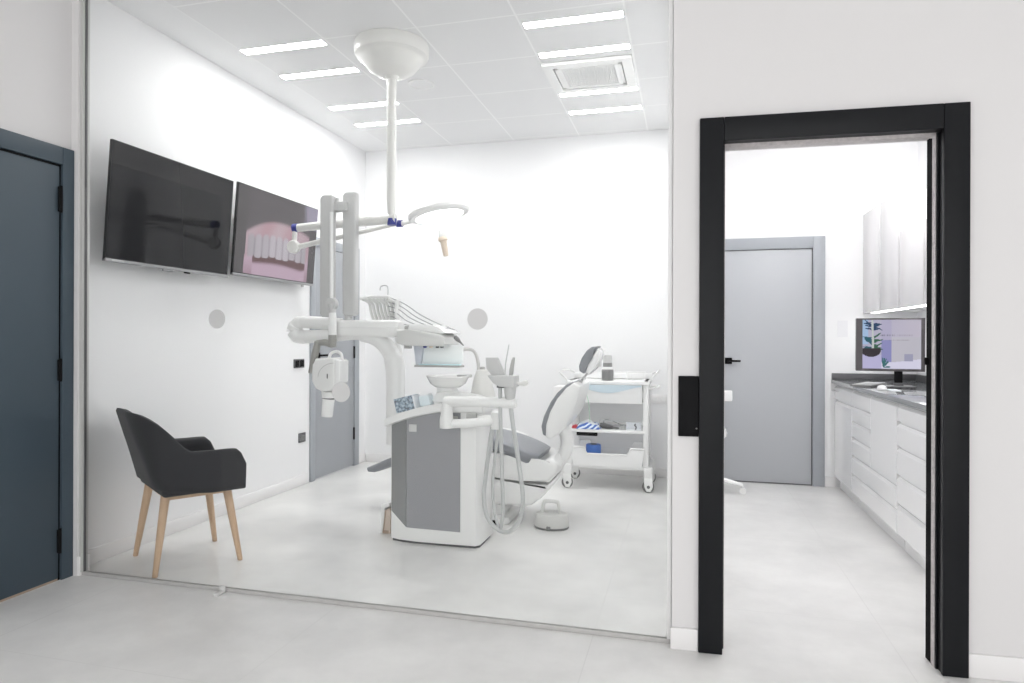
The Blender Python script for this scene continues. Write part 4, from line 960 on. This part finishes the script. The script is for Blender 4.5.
obj('upstand', MB().box((1.195, 6.165, .9185), (XR-.002, 6.185, .972), .002).box((XR-.022, 3.5, .9185), (XR-.002, 6.164, .972), .002), M['dark'], w)
# wall cupboards
def upper(y0, y1, z0, z1, lab, xf=1.435):
    o = thing('wall_cupboard', lab, 'cupboard', (1.65, (y0+y1)/2, z0), group='white wall cupboards')
    obj('carcass', MB().box((xf+.02, y0, z0), (XR-.002, y1, z1), .002), M['white'], o)
    obj('door', MB().box((xf, y0+.004, z0-.01), (xf+.0195, y1-.004, z1-.002), .002), mat('cupboard_lacquer', (.74, .73, .74), .25), o)
upper(5.70, 6.18, 1.49, 2.31, 'tall pale wall cupboard against the back wall')
upper(5.22, 5.66, 1.49, 2.31, 'tall pale wall cupboard second from the back wall')
upper(4.70, 5.18, 1.49, 2.01, 'lower pale wall cupboard nearest the black door frame')
upper(4.2, 4.66, 1.49, 2.01, 'lower pale wall cupboard mostly hidden by the black door frame')
ul = thing('under_cupboard_light', 'slim lit strip under the white wall cupboards above the worktop', 'light', (1.62, 4.95, 1.478))
obj('housing', MB().box((1.47, 4.3, 1.482), (1.53, 6.1, 1.4895)), M['white'], ul)
obj('diffuser', MB().box((1.475, 4.31, 1.478), (1.525, 6.09, 1.4815)), emis('under_light', (1, 1, 1), 5.0), ul)
# monitor
MP = Vector((1.40, 5.14, .9185))
TM = Matrix.Translation((1.362, 5.12, 1.038)) @ Matrix.Scale(.985, 4) @ Matrix.Rotation(math.radians(-4), 4, 'Z')
mo = thing('computer_monitor', 'black computer monitor showing a potted plant picture on the worktop', 'monitor', MP)
obj('housing', MB().box((-.215, .0, 0), (.215, .035, .375), .004, TM), mat('monitor_bezel', (.055, .05, .052), .35), mo)
obj('bezel_edge', MB().box((-.214, -.0015, .001), (.214, .0, .374), 0, TM), mat('bezel_front', (.085, .078, .083), .3), mo)
PM = TM @ Matrix.Translation((-.175, -.002, .018)) @ Matrix.Rotation(PI/2, 4, 'X')
picture('picture', desktop, PM, .365, .345, mo, picture_mat('plant_wallpaper', .55, .25), 110, 96, z=.0005)
obj('neck', MB().box((.03, .01, -.085), (.08, .03, .01), .003, TM), M['black'], mo)
obj('foot', MB().box((-.04, -.08, -.109), (.15, .10, -.10), .004, TM).box((.025, .0, -.101), (.085, .035, -.08), .003, TM), M['dark'], mo)
kb = thing('keyboard', 'flat grey keyboard lying on the dark worktop beside the monitor', 'keyboard', (1.33, 5.3, .9185))
KT = Matrix.Translation((1.30, 5.42, .9185)) @ Matrix.Rotation(math.radians(62), 4, 'Z')
obj('keyboard_tray', MB().box((-.21, -.07, 0), (.21, .07, .012), .003, KT), M['rubber'], kb)
b = MB()
for r_ in range(4):
    for c_ in range(13): b.box((-.2+.031*c_, -.062+.031*r_, .012), (-.2+.031*c_+.026, -.062+.031*r_+.026, .017), 0, KT)
obj('keys', b, M['hose'], kb)
tag(obj('computer_mouse', MB().lathe([(.03, 0), (.032, .008), (.026, .024), (.012, .031), (0, .032)], (1.275, 4.98, .9185), 24, sx=.9, sy=1.5), M['white']), 'small white mouse on the dark worktop in front of the monitor', 'mouse')
tag(obj('notepad', MB().box((1.30, 4.86, .9185), (1.36, 4.98, .924), .001, ), M['paper']), 'small white notepad on the dark worktop beside the mouse', 'notepad')
nt_ = tag(obj('wall_notice', MB().box((1.24, YB-.003, 1.28), (1.32, YB-.001, 1.42)), mat('faint_notice', (.80, .80, .82), .7)), 'faint pale paper notice on the back wall above the worktop', 'notice')

# stool behind the frame
st = thing('wheeled_stool', 'white wheeled stool mostly hidden behind the left side of the black door frame', 'stool', (.205, 5.70, 0))
sx, sy = .205, 5.70
for k in range(5):
    a = math.radians(-3+72*k); e = Vector((sx+.235*math.cos(a), sy+.235*math.sin(a), .075))
    lg = obj('base_arm', MB().tube([(sx, sy, .115), (sx+.1*math.cos(a), sy+.1*math.sin(a), .105), e, e-Vector((0, 0, .02))], [.022, .019, .014, .012], 10), M['gloss'], st)
    obj('wheel', MB().lathe([(.024, -.016), (.027, -.01), (.027, .01), (.024, .016)], T=Matrix.Translation((e.x, e.y, .027)) @ Matrix.Rotation(a, 4, 'Z') @ Matrix.Rotation(PI/2, 4, 'X'), n=20), M['white'], lg)
obj('gas_lift', MB().tube([(sx, sy, .08), (sx, sy, .46)], .024, 16), M['steel'], st)
obj('seat', MB().lathe([(.05, .44), (.16, .45), (.175, .47), (.178, .50), (.165, .53), (.10, .54), (0, .542)], (sx-.06, sy, 0), 36), M['gloss'], st)
obj('backrest', MB().box((sx-.10, sy+.14, .735), (sx+.165, sy+.17, .83), .014), M['gloss'], st)
obj('backrest_stem', MB().tube(smooth_path([(sx, sy+.05, .45), (sx, sy+.19, .47), (sx, sy+.185, .6), (sx, sy+.17, .76)], 5), .012, 10), M['steel'], st)

# ==================================================================== LIGHTS
def area(name, loc, sx_, sy_, power, col=(1, 1, 1), rot=(0, 0, 0)):
    l = bpy.data.lights.new(name, 'AREA'); l.shape = 'RECTANGLE'; l.size = sx_; l.size_y = sy_; l.energy = power; l.color = col
    o = bpy.data.objects.new(name, l); COL.objects.link(o); o.location = loc; o.rotation_euler = rot; return o
wd = bpy.data.worlds.new('lobby_daylight'); SC.world = wd; wd.use_nodes = True
wd.node_tree.nodes['Background'].inputs[0].default_value = (1, 1, .995, 1); wd.node_tree.nodes['Background'].inputs[1].default_value = 1.10

SC.view_settings.view_transform = 'Standard'; SC.view_settings.look = 'None'
SC.view_settings.gamma = 1; SC.view_settings.use_curve_mapping = False
SC.view_settings.exposure = 0.99
SC.cycles.max_bounces = 16; SC.cycles.diffuse_bounces = 10; SC.cycles.transparent_max_bounces = 16
